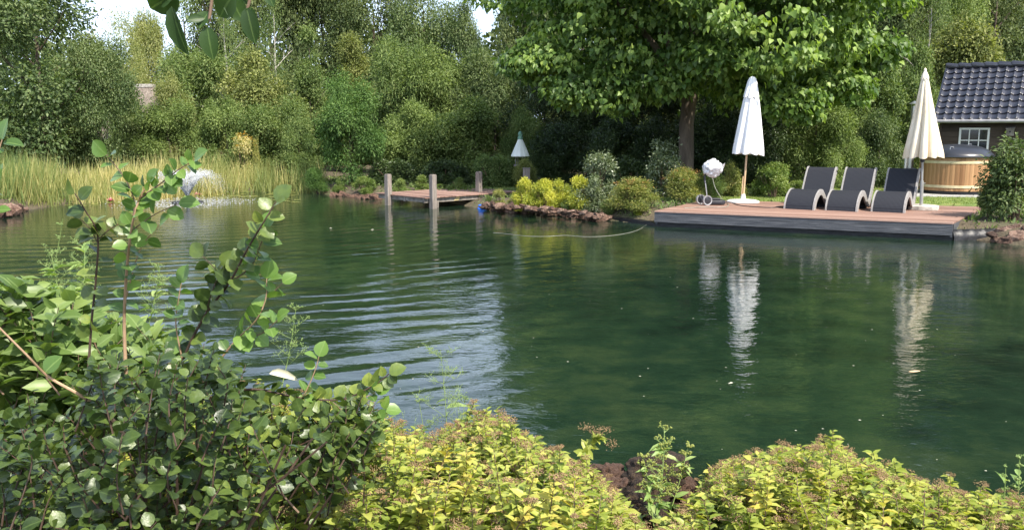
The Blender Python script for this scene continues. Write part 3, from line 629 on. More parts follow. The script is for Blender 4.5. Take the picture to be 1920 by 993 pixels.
b.add(vs, [(i*5+j, (i+1)*5+j, (i+1)*5+j+1, i*5+j+1) for i in range(n) for j in range(4)])
o = b.build('pond_liner', M['black'], smooth=True); o.location = [float(c) for c in A]; o.rotation_euler = (0, 0, math.atan2((B-A)[1], (B-A)[0]))
props(o, 'wrinkled black pond liner at the right end of the deck', 'pond liner')
# ---------------------------------------------------------------- sun loungers
def catmull(P, k=6):
    P = [np.array(p, float) for p in P]; P = [2*P[0]-P[1]]+P+[2*P[-1]-P[-2]]; out = []
    for i in range(1, len(P)-2):
        for s in range(k):
            t = s/k; out.append(.5*((2*P[i])+(-P[i-1]+P[i+1])*t+(2*P[i-1]-5*P[i]+4*P[i+1]-P[i+2])*t*t+(-P[i-1]+3*P[i]-3*P[i+1]+P[i+2])*t**3))
    out.append(P[-2]); return out
prof = catmull([(0,.0),(.03,.13),(.14,.29),(.33,.40),(.52,.40),(.70,.29),(.86,.17),(.99,.17),(1.10,.30),(1.22,.52),(1.36,.76),(1.44,.85),(1.50,.855),(1.53,.81)])
def sweep(b, prof, x0, x1, th, off=0, nx=1):
    k = len(prof); vs = []
    for i in range(k):
        d = prof[min(i+1, k-1)]-prof[max(i-1, 0)]; d = d/np.linalg.norm(d); nn = np.array((d[1], -d[0]))   # points down/under
        a = prof[i]-nn*off; c = prof[i]+nn*(th-off)
        if c[1] < 0: c = np.array((c[0], 0.0))
        for j in range(nx+1): vs.append((lerp(x0, x1, j/nx), a[0], max(a[1], 0)))
        for j in range(nx+1): vs.append((lerp(x1, x0, j/nx), c[0], c[1]))
    m = 2*(nx+1)
    fs = [(i*m+j, i*m+(j+1) % m, (i+1)*m+(j+1) % m, (i+1)*m+j) for i in range(k-1) for j in range(m)]
    fs += [tuple(range(m-1, -1, -1)), tuple((k-1)*m+j for j in range(m))]
    b.add(vs, fs)
lw = .66
def make_lounger():
    t = thing('sun_lounger', '', 'sun lounger', group='grey wicker wave loungers side by side on the deck')
    b = MB(); sweep(b, prof, -lw/2+.035, lw/2-.035, .085, 0); b.build('wicker_surface', M['wicker'], t, smooth=True)
    for s in (-1, 1):
        b = MB(); x = s*(lw/2-.016); sweep(b, prof, x-.017, x+.017, .125, .014); b.build('side_rim', M['rim'], t, smooth=True)
    b = MB(); b.box(-lw/2+.05, lw/2-.05, .90, 1.0, .003, .112); b.build('rear_foot', M['wicker'], t)
    for s in (-1, 1):
        b = MB(); x = s*(lw/2-.06)
        b.tube([(x, .98, .06), (x, 1.25, .02), (x, 1.42, .015)], .014, 8); b.tube([(x, 1.42, .015), (x, 1.30, .56)], .012, 8); b.build('support_bar', M['darkstem'], t)
    return t
lp = make_lounger(); az = radians(-36)
lw_lab = ['wicker sun lounger farthest from the cream parasol, beside the clipped round shrub', 'middle wicker sun lounger with another lounger on either side', 'wicker sun lounger next to the stone base of the cream parasol']
for i, (u, v) in enumerate(((1497.5, 392.5), (1576.5, 395.5), (1664, 398))):
    o = lp if i == 0 else copy_tree(lp)
    p = G(u, v, .341); o.location = [float(c) for c in p]; o.rotation_euler = (0, 0, az+(.02*(i-1))); o['label'] = lw_lab[i]
# ---------------------------------------------------------------- parasols
def canopy(b, z0, z1, prof, folds, depth, seed):
    r_ = random.Random(seed); n = 72; k = 22; ph = [r_.uniform(-.25, .25) for _ in range(folds)]; am = [r_.uniform(.7, 1.25) for _ in range(folds)]
    vs = []
    for i in range(k+1):
        t = i/k; z = z0+(z1-z0)*t; j = 0
        while j < len(prof)-2 and prof[j+1][0] < t: j += 1
        f = (t-prof[j][0])/(prof[j+1][0]-prof[j][0]); rad = prof[j][1]*(1-f)+prof[j+1][1]*f
        for q in range(n):
            a = 2*pi*q/n; seg = (a/(2*pi)*folds); s = int(seg) % folds; g = abs(sin(pi*(seg-int(seg))))
            dd = depth*(1-t*.6); rr = rad*(1-dd+dd*1.25*am[s]*g**.7)
            tw = .35*t+ph[s]*.3
            zz = z+(.05*g*(1-t)**6*am[s]*-1)
            vs.append((rr*cos(a+tw), rr*sin(a+tw), zz))
    fs = [(i*n+q, i*n+(q+1) % n, (i+1)*n+(q+1) % n, (i+1)*n+q) for i in range(k) for q in range(n)]
    fs += [tuple(k*n+q for q in range(n)), tuple(range(n-1, -1, -1))]
    b.add(vs, fs)
p = G(1393, 379.5, .34)
ps = thing('parasol', 'closed white parasol on a wooden pole with a flat round white base', 'parasol', p); ps.rotation_euler = (0, radians(2.0), 0)
b = MB(); b.lathe([(.36,.0),(.38,.012),(.375,.04),(.30,.062),(.06,.085),(.045,.20),(.03,.20)], 36); o = b.build('base', M['whitemetal'], ps, smooth=True); o.rotation_euler = (0, radians(-2.0), 0)
b = MB(); b.tube([(0,0,.05),(0,0,1.5),(0,0,2.8)], .024, 12); b.tube([(-.045,0,.05),(-.045,0,.62)], .012, 8); b.build('pole', M['polewood'], ps, smooth=True)
b = MB(); canopy(b, 1.17, 2.90, [(0,.33),(.06,.325),(.3,.27),(.55,.215),(.72,.17),(.80,.125),(.93,.095),(.98,.07),(1,.03)], 8, .42, 4); cn = b.build('canopy', M['canvas_white'], ps, smooth=True)
b = MB(); canopy(b, 2.48, 2.93, [(0,.185),(.3,.15),(.7,.115),(.93,.075),(1,.02)], 8, .2, 7); b.build('vent_cap', M['canvas_white'], cn, smooth=True)
p = G(1727, 392.5, .34)
ps = thing('parasol', 'closed cream parasol on a metal pole standing in a rough stone slab', 'parasol', p); ps.rotation_euler = (0, radians(-2.6), 0)
b = MB(); rr_ = random.Random(8); ring = [(.36*cos(2*pi*i/18)*(1+.0*i)*(1.0 if abs(cos(2*pi*i/18)) > .7 else 1.1)+rr_.uniform(-.02,.02), .26*sin(2*pi*i/18)*1.1+rr_.uniform(-.02,.02)) for i in range(18)]
b.prism(ring, .001, .095); o = b.build('base', M['stone'], ps, bevel=.012); o.rotation_euler = (0, radians(2.6), radians(-22))
b = MB(); b.tube([(0,0,.05),(0,0,.62)], .036, 14); b.tube([(0,0,.6),(0,0,2.75)], .024, 12); b.build('pole', M['pole'], ps, smooth=True)
b = MB(); b.tube([(.035,0,.56),(.07,0,.56)], .014, 8); b.build('clamp_screw', M['plastic_dark'], ps)
b = MB(); b.tube([(0,0,1.02),(0,0,1.14)], .045, 12); b.build('hub', M['plastic_dark'], ps)
b = MB(); canopy(b, 1.15, 2.86, [(0,.345),(.05,.34),(.25,.275),(.5,.20),(.75,.13),(.92,.08),(1,.055)], 8, .46, 12); cn = b.build('canopy', M['canvas_cream'], ps, smooth=True)
b = MB(); canopy(b, 2.80, 2.93, [(0,.085),(.5,.06),(1,.03)], 8, .15, 3); b.build('vent_cap', M['canvas_cream'], cn, smooth=True)
b = MB(); b.lathe([(.02,2.90),(.03,2.94),(.025,2.98),(.005,3.0)], 10); b.build('finial', M['canvas_cream'], ps, smooth=True)
# ---------------------------------------------------------------- wheeled machine under a plastic bag
p = G(1326, 385, .34); s_ = 1.0
tr = thing('wheeled_cleaner', 'small wheeled machine with black base, its head wrapped in clear plastic', 'pool cleaner', p)
for i, (x, y) in enumerate(((-.0, .0), (-.09, .30))):
    wb = MB(); wb.lathe([(.088,-.02),(.112,-.025),(.112,.025),(.088,.02),(.088,-.02)], 26, cap=False); o = wb.build('wheel', M['gutter'], tr, smooth=True); o.rotation_euler = (pi/2, 0, radians(18)); o.location = (x, y, .115)
    wb = MB(); wb.lathe([(.02,-.02),(.084,-.014),(.084,.014),(.02,.03)], 20)
    for q in range(5): a = 2*pi*q/5; wb.tube([(0,0,.018),(.08*cos(a),.08*sin(a),.018)], .009, 5)
    wb.build('hub', M['plastic_dark'], o, smooth=True)
b = MB(); b.prism([(.02,.04),(.36,.02),(.44,.08),(.44,.24),(.36,.30),(.0,.28)], .012, .115); b.build('base_body', M['plastic_dark'], tr, bevel=.03)
b = MB(); b.prism([(.10,.08),(.32,.07),(.34,.22),(.12,.24)], .115, .16); b.build('top_cover', M['plastic_dark'], tr, bevel=.02)
b = MB(); b.tube([(.03,.14,.10),(-.04,.13,.55)], .013, 8); b.tube([(.05,.2,.10),(-.02,.19,.55)], .013, 8); b.build('pole', M['steel'], tr, smooth=True)
b = MB(); b.tube([(-.035,.14,.50),(-.05,.15,.64),(.02,.15,.80),(.10,.15,.95)], [.026,.024,.018,.018], 8); b.build('upper_pole', M['plastic_dark'], tr, smooth=True)
import bmesh
def blob(seed, r, sub=4, amp=.2, freq=2.0, squash=(1,1,1), ridged=False):
    from mathutils import noise
    bm = bmesh.new(); bmesh.ops.create_icosphere(bm, subdivisions=sub, radius=1)
    off = Vector((seed*3.1, seed*1.7, seed*.9))
    for v in bm.verts:
        n0 = v.co.normalized(); k = noise.fractal(n0*freq+off, 1.0, 2.0, 4)
        if ridged: k = -abs(noise.noise(n0*freq+off))*1.6+k*.35
        q = noise.noise(n0*1.1+off*2)
        v.co = Vector((n0.x*squash[0], n0.y*squash[1], n0.z*squash[2]))*r*(1+amp*k+amp*.8*q)
    me = bpy.data.meshes.new('blob'); bm.to_mesh(me); bm.free(); me.polygons.foreach_set('use_smooth', np.ones(len(me.polygons), bool)); return me
o = link('plastic_bag', blob(5, .235, 4, .30, 2.6, (1.0,.8,.95), True), M['bag'], tr, (.13, .15, .84))
b = MB(); b.add([(0,0,0),(.16,0,.10),(.26,.02,.16),(.24,.06,.05),(.12,.05,-.10),(.0,.04,-.16)], [(0,1,5),(1,2,3),(1,3,4),(1,4,5)]); b.build('bag_flap', M['bag'], tr, loc=(.13,.05,.80))
b = MB(); q = [G(u, v, z) for u, v, z in ((1338,331,.98),(1341,350,.70),(1349,366,.5),(1359,379,.36),(1366,383,.352),(1362,387.5,.352),(1345,388.5,.352),(1322,388,.352),(1300,389,.352),(1283,390,.352))]
q[0] = np.array((float(q[3][0])-.30, float(q[3][1])+.05, .93)); q[1] = np.array((float(q[3][0])-.24, float(q[3][1])+.0, .70)); q[2] = np.array((float(q[3][0])-.12, float(q[3][1])-.02, .50))
b.tube(catmull(q, 5), .008, 6); props(b.build('hose', M['hose'], smooth=True), 'thin pale hose hanging from the plastic bag onto the deck', 'hose')
b = MB(); q = [G(u, v, .35) for u, v in ((1362,372),(1375,381),(1392,385.6),(1420,388),(1450,389),(1475,386))]
b.tube(catmull(q, 5), .009, 6); props(b.build('cable', M['plastic_dark'], smooth=True), 'dark cable running over the deck from the wheeled machine to the loungers', 'cable')
b = MB(); q = [G(1223,404,.2), G(1221,413,.06)]+[G(u, v, .002) for u, v in ((1212,421),(1198,430),(1175,437),(1140,442),(1100,443.5),(1062,441),(1020,443),(985,442),(950,438),(925,436))]
b.tube(catmull(q, 6), .0032, 5); props(b.build('floating_rope', M['hose'], smooth=True), 'thin pale line floating on the water from the left corner of the deck', 'rope')
# ---------------------------------------------------------------- jetty
JZ = .30; JF = G(797, 370.3, JZ)[:2]; ja = G(935, 361, JZ)[:2]-JF; jl = float(np.linalg.norm(ja)); ja = ja/jl; jb = np.array((-ja[1], ja[0])); jw = 2.35
jt = thing('jetty', 'small reddish plank jetty with three square grey posts', 'jetty', (*JF, 0), math.atan2(ja[1], ja[0]))
b = MB(); nbd = 27; JL = jl+.9
for i in range(nbd):
    x0 = JL*i/nbd; e = rg.uniform(0, .02)
    b.box(x0, x0+JL/nbd-.006, -e, jw+rg.uniform(0, .02), JZ-.028, JZ-.003+rg.uniform(-.002, .002), rg.random())
b.build('deck_boards', M['compo'], jt)
for y in (.10, .95, 1.80):
    b = MB(); b.box(.02, JL, y-.035, y+.035, JZ-.15, JZ-.03); b.build('joist', M['joist'], jt)
b = MB(); b.box(.05, .11, .14, jw-.15, JZ-.14, JZ-.031); b.box(JL*.45, JL*.45+.06, .14, jw-.15, JZ-.14, JZ-.031); b.build('cross_beam', M['joist'], jt)
b = MB(); b.add([(1.02,.058,JZ-.14),(1.17,.058,JZ-.14),(1.26,.058,JZ-.034),(1.11,.058,JZ-.034),(1.02,.063,JZ-.14),(1.17,.063,JZ-.14),(1.26,.063,JZ-.034),(1.11,.063,JZ-.034)], [(0,3,2,1),(4,5,6,7),(0,1,5,4),(1,2,6,5),(2,3,7,6),(3,0,4,7)]); b.build('pale_block', M['paleblock'], jt)
def post(u, v, zt, rot, w_, top_u=None, name='post', out=None):
    p = G(u, v, JZ)[:2] if out is None else out; l = p-JF; x, y = float(l@ja), float(l@jb)
    b = MB(); b.box(-w_/2, w_/2, -w_/2, w_/2, -1.0, zt-.02, .3+.5*rg.random()); b.prism([(-w_/2+.012,-w_/2+.012),(w_/2-.012,-w_/2+.012),(w_/2-.012,w_/2-.012),(-w_/2+.012,w_/2-.012)], zt-.02, zt, .6)
    o = b.build(name, M['greywood'], jt, bevel=.006); o.location = (x, y, 0); o.rotation_euler = (0, 0, rot); return o
post(812, 0, D(811, 328, 22.1)[2], .0, .145, out=G(812, 391.5, 0)[:2]+np.array((0, .05)))
post(728, 364, D(727, 326, 23.5)[2], .1, .145); post(898, 359.5, D(899, 322, 24.2)[2], .1, .14)
b = MB(); b.box(-.13, .13, -.04, .04, .0, .17); o = b.build('post_block', M['greywood'], jt, bevel=.006); l = G(812, 391, 0)[:2]+np.array((0, .24))-JF; o.location = (float(l@ja), float(l@jb), 0); o.rotation_euler = (0,0,-math.atan2(ja[1], ja[0]))
p = G(905, 391.5, 0)
b = MB(); b.lathe([(.03,-.03),(.125,-.02),(.14,.01),(.125,.035),(.09,.045),(.11,.06),(.12,.09),(.09,.115),(.02,.12)], 24); o = b.build('pool_float', M['blue'], smooth=True, loc=p)
props(o, 'small blue plastic float on the water beside the jetty', 'float')
# short post and cone-roofed feeder
p = D(987, 345, 25.0); b = MB(); b.box(-.1, .1, -.1, .1, -.1, .62); b.box(-.115, .115, -.115, .115, .62, .65)
props(b.build('garden_post', M['greywood'], loc=(p[0], p[1], .3), bevel=.008), 'short grey wooden post behind the yellow shrubs', 'post')
p = D(975.5, 292, 26.2); bf = thing('bird_feeder', 'bird feeder with pale cone roof and green finial among the bushes', 'bird feeder', (p[0], p[1], .3)); zt = p[2]-.3
b = MB(); b.lathe([(.02,zt+.56),(.07,zt+.50),(.285,zt+.0),(.28,zt-.02),(.05,zt+.42)], 12); b.build('cone_roof', M['cone'], bf)
b = MB(); b.lathe([(.075,zt+.49),(.085,zt+.55),(.05,zt+.6),(.07,zt+.64),(.06,zt+.69),(.012,zt+.74)], 14); b.build('finial', M['verdigris'], bf, smooth=True)
b = MB(); b.tube([(0,0,-.2),(0,0,zt-.3)], .035, 8); b.build('post', M['joist'], bf)
b = MB(); b.lathe([(.2,zt-.32),(.21,zt-.30),(.21,zt-.27),(.19,zt-.26)], 14)
for q in range(4): b.tube([(.16*cos(q*pi/2+.5),.16*sin(q*pi/2+.5),zt-.27),(.16*cos(q*pi/2+.5),.16*sin(q*pi/2+.5),zt+.06)], .012, 6)
b.build('feeding_tray', M['joist'], bf)
# ---------------------------------------------------------------- hut
HA = radians(-33); E = D(1750, 226.5, 26.0); hx = np.array((cos(HA), sin(HA))); hy = np.array((-sin(HA), cos(HA)))
W0 = E[:2]+hx*.18+hy*.28; zb = .30; ze = float(E[2]); HL = 6.5; HD = 3.7; run = HD/2+.28
rk = D(1781, 131, float(E[1]+hy[1]*run)+.35)[2]; rise = float(rk-ze)
hut = thing('garden_hut', 'dark timber garden hut with glazed black tiled roof and white window', 'hut', (*W0, 0), HA)
def on_facade(u, v):
    r = ray(u, v)[:2]; A_ = np.array([[r[0], -hx[0]], [r[1], -hx[1]]]); t, s = np.linalg.solve(A_, W0); return s, HC+ray(u, v)[2]*t
sa, _ = on_facade(1799, 262); sb_, _ = on_facade(1853.5, 262); _, za = on_facade(1853.5, 285.5); _, zb2 = on_facade(1826, 241)
wx0, wx1, wz0, wz1 = float(sa), float(sb_), float(za), float(zb2); print('window', wx0, wx1, wz0, wz1, 'rise', rise, ze)
b = MB(); bh = .145; wt = ze-.02+.20
nbd = int((wt-zb)/bh)+1
for i in range(nbd):
    z0_ = zb-.05+i*bh; z1_ = min(z0_+bh+.015, wt+.05)
    segs = [(0, HL)] if z1_ < wz0-.03 or z0_ > wz1+.03 else [(0, wx0-.02), (wx1+.02, HL)]
    for (xa, xb) in segs:
        b.add([(xa,-.028,z0_),(xb,-.028,z0_),(xb,-.006,z1_),(xa,-.006,z1_),(xa,0,z0_),(xb,0,z0_),(xb,.02,z1_),(xa,.02,z1_)], [(0,1,2,3),(0,4,5,1),(7,6,5,4),(3,2,6,7),(0,3,7,4),(1,5,6,2)], rg.random())
b.box(0, HL, .02, .06, zb-.1, wz0-.02); b.box(0, wx0-.02, .021, .06, wz0-.02, wt); b.box(wx1+.02, HL, .021, .06, wz0-.02, wt); b.box(wx0-.02, wx1+.02, .021, .06, wz1+.02, wt)
for (xa) in (0, HL-.04): b.prism([(0,0)], 0, 0) if False else b.box(xa, xa+.04, .06, HD, zb-.1, ze+.15)
b.box(0.04, HL-.04, HD-.04, HD, zb-.1, ze+.15)
b.add([(.002,.02,ze+.15),(.002,HD,ze+.15),(.002,HD/2,ze+rise-.12),(.042,.02,ze+.15),(.042,HD,ze+.15),(.042,HD/2,ze+rise-.12)], [(0,2,1),(3,4,5),(0,1,4,3),(1,2,5,4),(2,0,3,5)])
b.build('wall', M['clad'], hut)
b = MB(); b.box(-.035, .035, -.045, .04, zb-.05, wt); b.build('corner_board', M['clad'], hut)
# roof: tile field as a corrugated, stepped sheet
def tile_slope(y0, z0, y1, z1, xs, xe):
    cw = .235; ch = .335; Ls = math.hypot(y1-y0, z1-z0); nc = int(math.ceil(Ls/ch)); ch = Ls/nc; sp_ = 10
    nxs = int((xe-xs)/cw*sp_)+1; xsamp = np.linspace(xs, xe, nxs)
    up = np.array((z1-z0, -(y1-y0)))/Ls*(-1 if (y1 > y0) else 1); up = up if up[1] > 0 else -up
    vs = []; rows = []
    for c in range(nc):
        for (f, lift) in ((0, .052), (.03, .056), (1.0, .014)):
            s = (c+f)*ch; yy = y0+(y1-y0)*s/Ls; zz = z0+(z1-z0)*s/Ls; rows.append((yy, zz, lift))
        if c < nc-1: pass
    for (yy, zz, lift) in rows:
        for x in xsamp:
            ph = ((x-xs)/cw) % 1.0
            wv_ = .034*(math.exp(-((ph-.16)/.13)**2)+math.exp(-((ph-1.16)/.13)**2))+.010*cos(2*pi*(ph-.1))
            l = lift+wv_; vs.append((x, yy+up[0]*l, zz+up[1]*l))
    n_ = len(xsamp); fs = [(i*n_+j, i*n_+j+1, (i+1)*n_+j+1, (i+1)*n_+j) for i in range(len(rows)-1) for j in range(n_-1)]
    return vs, fs
roof = thing('roof', None, None); roof.parent = hut; del roof
for o in [o for o in COL.objects if o.name.startswith('roof') and o.type == 'EMPTY']: bpy.data.objects.remove(o)
xs, xe = -.18, HL+.2; yE = -.28; yR = HD/2; zR = ze+rise
vs, fs = tile_slope(yE, ze, yR, zR, xs, xe); b = MB(); b.add(vs, fs); vs, fs = tile_slope(HD+.28, ze, yR, zR, xs, xe); b.add(vs, fs)
rf = b.build('roof', M['tile'], hut, smooth=True)
b = MB(); th_ = .05; b.add([(xs+.02,yE,ze-.03),(xs+.02,yR,zR-.03),(xs+.02,HD+.28,ze-.03),(xe-.02,yE,ze-.03),(xe-.02,yR,zR-.03),(xe-.02,HD+.28,ze-.03),(xs+.02,yE,ze+.005),(xs+.02,yR,zR+.005),(xs+.02,HD+.28,ze+.005),(xe-.02,yE,ze+.005),(xe-.02,yR,zR+.005),(xe-.02,HD+.28,ze+.005)],
      [(0,1,4,3),(1,2,5,4),(6,9,10,7),(7,10,11,8),(0,3,9,6),(2,8,11,5),(0,6,7,1),(1,7,8,2),(3,4,10,9),(4,5,11,10)]); b.build('roof_underside', M['clad'], rf)
b = MB(); b.add([(xs-.015,yE-.02,ze-.08),(xs-.015,yR,zR-.06),(xs+.03,yE-.02,ze-.08),(xs+.03,yR,zR-.06),(xs-.015,yE-.02,ze+.075),(xs-.015,yR,zR+.09),(xs+.03,yE-.02,ze+.085),(xs+.03,yR,zR+.10)], [(0,1,5,4),(2,6,7,3),(4,5,7,6),(0,2,3,1),(0,4,6,2),(1,3,7,5)]); b.build('verge_tiles', M['tile'], rf)
b = MB(); nr = int((xe-xs)/.36)
for i in range(nr):
    x0 = xs+(xe-xs)*i/nr; b.tube([(x0,yR,zR+.07),(x0+.03,yR,zR+.078),(x0+.36*1.02,yR,zR+.055)], [.105,.11,.09], 14, rg.random())
b.build('ridge_tiles', M['tile'], rf, smooth=True)
b = MB(); b.tube([(xs,yE-.055,ze-.02),(xe,yE-.055,ze-.02)], .055, 10); b.build('gutter', M['gutter'], hut, smooth=True)
wf = MB(); fw = .055
wf.box(wx0-.02, wx1+.02, -.055, .03, wz0-.02, wz0+fw-.02); wf.box(wx0-.02, wx1+.02, -.055, .03, wz1+.02-fw, wz1+.02)
wf.box(wx0-.02, wx0+fw-.02, -.053, .03, wz0+fw-.02, wz1+.02-fw); wf.box(wx1+.02-fw, wx1+.02, -.053, .03, wz0+fw-.02, wz1+.02-fw)
for i in (1, 2):
    x = lerp(wx0, wx1, i/3); wf.box(x-.014, x+.014, -.04, .02, wz0+fw-.02, wz1+.02-fw)
zm = (wz0+wz1)/2
for i in range(3): wf.box(lerp(wx0, wx1, i/3)+(.035 if i == 0 else .0145), lerp(wx0, wx1, (i+1)/3)-(.035 if i == 2 else .0145), -.038, .02, zm-.014, zm+.014)
wn = wf.build('window', M['white'], hut)
b = MB(); b.box(wx0+.03, wx1-.03, -.004, .004, wz0+.03, wz1-.03); b.build('pane', M['glass'], wn)
b = MB(); b.box(wx0-.05, wx1+.05, -.075, -.02, wz0-.055, wz0-.022); b.build('sill', M['white'], wn)
s_, zc_ = on_facade(1894.5, 247); bp = W0+hx*s_-hy*.03
bhs = thing('nest_box', 'small grey wooden nest box hung on the hut wall', 'nest box', (*bp, float(zc_)-.12), HA)
b = MB(); b.box(-.10, .10, -.15, -.001, 0, .2); b.build('box_body', M['joist'], bhs, bevel=.004)
b = MB(); b.add([(-.12,-.18,.20),(.12,-.18,.20),(.12,.0,.24),(-.12,.0,.24),(-.12,-.18,.22),(.12,-.18,.22),(.12,.0,.26),(-.12,.0,.26)], [(0,3,2,1),(4,5,6,7),(0,1,5,4),(1,2,6,5),(2,3,7,6),(3,0,4,7)]); b.build('lid', M['joist'], bhs)
b = MB(); b.lathe([(.026,0),(.026,.006),(.01,.007)], 14); o = b.build('entrance_hole', M['black'], bhs); o.rotation_euler = (pi/2, 0, 0); o.location = (0, -.148, .12)
# ---------------------------------------------------------------- hot tub
p = D(1786, 361, 23.3); tz = .352
tb = thing('hot_tub', 'round timber hot tub with domed black lid on a slab before the hut', 'hot tub', (p[0], p[1], tz), .3)
b = MB(); b.lathe([(.825,.0),(.83,.01),(.83,.09),(.78,.09)], 48); b.build('base_ring', M['black'], tb)
b = MB(); ns = 46; r_ = .865
for i in range(ns):
    a0 = 2*pi*i/ns+.003; a1 = 2*pi*(i+1)/ns-.003; am = (a0+a1)/2
    q = [(r_*cos(a0), r_*sin(a0)), ((r_+.006)*cos(am), (r_+.006)*sin(am)), (r_*cos(a1), r_*sin(a1)), ((r_-.05)*cos(a1), (r_-.05)*sin(a1)), ((r_-.05)*cos(a0), (r_-.05)*sin(a0))]
    b.prism(q, .088, 1.0, rg.random())
b.lathe([(.825,.1),(.825,.99)], 40)
b.build('barrel', M['pine'], tb)
for z in (.17, .81):
    b = MB(); b.lathe([(.865,z),(.881,z+.002),(.881,z+.068),(.865,z+.07)], 60); b.build('hoop', M['band'], tb, smooth=True)
b = MB(); b.lathe([(.915,.965),(.935,.985),(.93,1.03),(.885,1.075),(.80,1.155),(.62,1.235),(.40,1.285),(.2,1.305),(.03,1.31)], 60); ld = b.build('lid', M['lid'], tb, smooth=True)
for (x, y) in ((.1, -.35), (-.55, -.42)):
    b = MB(); zz = 1.27 if x > 0 else 1.2; b.tube([(x-.06,y,zz-.02),(x-.05,y,zz+.045),(x+.05,y,zz+.045),(x+.06,y,zz-.02)], .01, 6); b.build('handle', M['steel'], ld)
q = [G(u, v, .35)[:2] for u, v in ((1716,366),(1868,368))]; ax = (q[1]-q[0])/np.linalg.norm(q[1]-q[0]); ay = np.array((-ax[1], ax[0])); 
b = MB(); b.prism([tuple(q[0]), tuple(q[1]), tuple(q[1]+ay*2.4), tuple(q[0]+ay*2.4)], .2, .350); props(b.build('paving_slab', M['concrete'], bevel=.01), 'grey concrete slab under the hot tub', 'paving')
p = G(1843, 364.5, .352); st = thing('step_stool', 'small wooden step stool beside the hot tub', 'step stool', p, radians(-25))
for s in (-1, 1):
    b = MB(); x = s*.17; b.box(x-.018, x+.018, .0, .07, 0, .26); b.box(x-.018, x+.018, .30, .37, 0, .46); b.box(x-.017, x+.017, .07, .30, .20, .25); b.box(x-.017, x+.017, .20, .2999, .40, .45); b.build('side_frame', M['pine'], st)
b = MB(); b.box(-.22, .22, -.03, .20, .261, .295, .8); b.build('lower_tread', M['pine'], st)
b = MB(); b.box(-.22, .22, .17, .42, .461, .495, .8); b.build('upper_tread', M['pine'], st)
p = D(1705, 330, 23.9); sv = thing('outdoor_stove', 'outdoor stove with tall steel flue pipe behind the cream parasol', 'stove', (p[0], p[1], .30)); zt = float(D(1705, 199, 23.9)[2])-.3
b = MB(); b.lathe([(.2,0),(.22,.02),(.22,.62),(.16,.68),(.09,.70)], 24); b.build('fire_box', M['steel'], sv, smooth=True)
b = MB(); b.tube([(0,0,.68),(0,0,zt)], .085, 18); b.tube([(0,0,1.55),(0,0,1.60)], .094, 18); b.build('flue_pipe', M['steel'], sv, smooth=True)
b = MB(); b.tube([(-.13,.0,.5),(-.13,0,1.12)], .05, 12); b.build('side_pipe', M['steel'], sv, smooth=True)
b = MB(); b.lathe([(.145,zt+.05),(.15,zt+.06),(.03,zt+.13),(.01,zt+.14)], 20)
for q in range(3): b.tube([(.08*cos(q*2.1),.08*sin(q*2.1),zt-.02),(.1*cos(q*2.1),.1*sin(q*2.1),zt+.06)], .006, 5)
b.build('rain_cap', M['steel'], sv, smooth=True)
# ---------------------------------------------------------------- thatched hut far left
p = D(272, 175, 37.0); th = thing('thatched_hut', 'thatched roof with pale ridge peeping between the far bushes', 'hut', (p[0], p[1], .35), radians(-15)); zt = float(D(272, 160, 37)[2])-.35
b = MB(); b.box(-1.2, 1.2, -1, 1, -.1, zt-2.2); b.build('wall', M['clad'], th)
b = MB(); rw = .42
b.add([(-1.7,-1.6,zt-2.3),(1.7,-1.6,zt-2.3),(1.7,1.6,zt-2.3),(-1.7,1.6,zt-2.3),(-rw,-.05,zt-.03),(rw,-.05,zt-.03),(rw,.05,zt-.03),(-rw,.05,zt-.03)], [(0,3,2,1),(4,5,6,7),(0,1,5,4),(1,2,6,5),(2,3,7,6),(3,0,4,7)]); r1 = b.build('roof', M['thatch'], th, bevel=.08)
b = MB()
for i in range(9): x = -rw-.05+i*(2*rw+.1)/9; b.box(x+.004, x+(2*rw+.1)/9-.006, -.12, .12, zt-.09, zt+.03+.02*(i % 2))
b.build('ridge_capping', M['stone'], r1)
# ---------------------------------------------------------------- fountain
ft = thing('fountain', 'floating fountain spraying a white cone of water on the pond', 'fountain', (FX, FY, 0))
b = MB(); b.lathe([(.2,-.03),(.42,-.02),(.44,.02),(.40,.045),(.14,.06),(.05,.08),(.05,.16),(.03,.17)], 28); b.build('float_ring', M['plastic_dark'], ft, smooth=True)
rng = np.random.default_rng(21)
OCT = (np.array([(1,0,0),(-1,0,0),(0,1,0),(0,-1,0),(0,0,1),(0,0,-1)], float), np.array([(0,2,4),(2,1,4),(1,3,4),(3,0,4),(2,0,5),(1,2,5),(3,1,5),(0,3,5)]))
def droplets(p, r, stretch=None):
    V, T = OCT; k = len(V); out = p[:, None, :]+V[None]*r[:, None, None]*(np.array((1, 1, 1)) if stretch is None else stretch[:, None, :])
    return out.reshape(-1, 3), (T[None]+(np.arange(len(p))*k)[:, None, None]).reshape(-1, 3)
n = 7500; az_ = rng.uniform(0, 2*pi, n); jet = rng.integers(0, 26, n); az_ = jet*2*pi/26+rng.normal(0, .035, n)
q = rng.random(n)**1.25; vel = rng.uniform(.92, 1.03, n); el = radians(67)+rng.normal(0, radians(3), n)
v0 = 4.05*vel; tf = 2*v0*np.sin(el)/9.81; t_ = q*tf*.93
hr = v0*np.cos(el)*t_; zz = v0*np.sin(el)*t_-.5*9.81*t_**2+.15
hr = hr*1.0; sp_ = .004+.03*q**2
P0 = np.stack([hr*np.cos(az_), hr*np.sin(az_), zz], 1)+rng.normal(size=(n, 3))*sp_[:, None]
rad = rng.uniform(.006, .012, n)*(1-.5*q)
V1, T1 = droplets(P0, rad, np.stack([np.ones(n), np.ones(n), 1+2.2*(1-q)], 1))
link('water_spray', npmesh('water_spray', V1, T1, smooth=True), M['spray'], ft)
n = 1500; a = rng.uniform(0, 2*pi, n); r0 = np.abs(rng.normal(1.0, .45, n))+.1
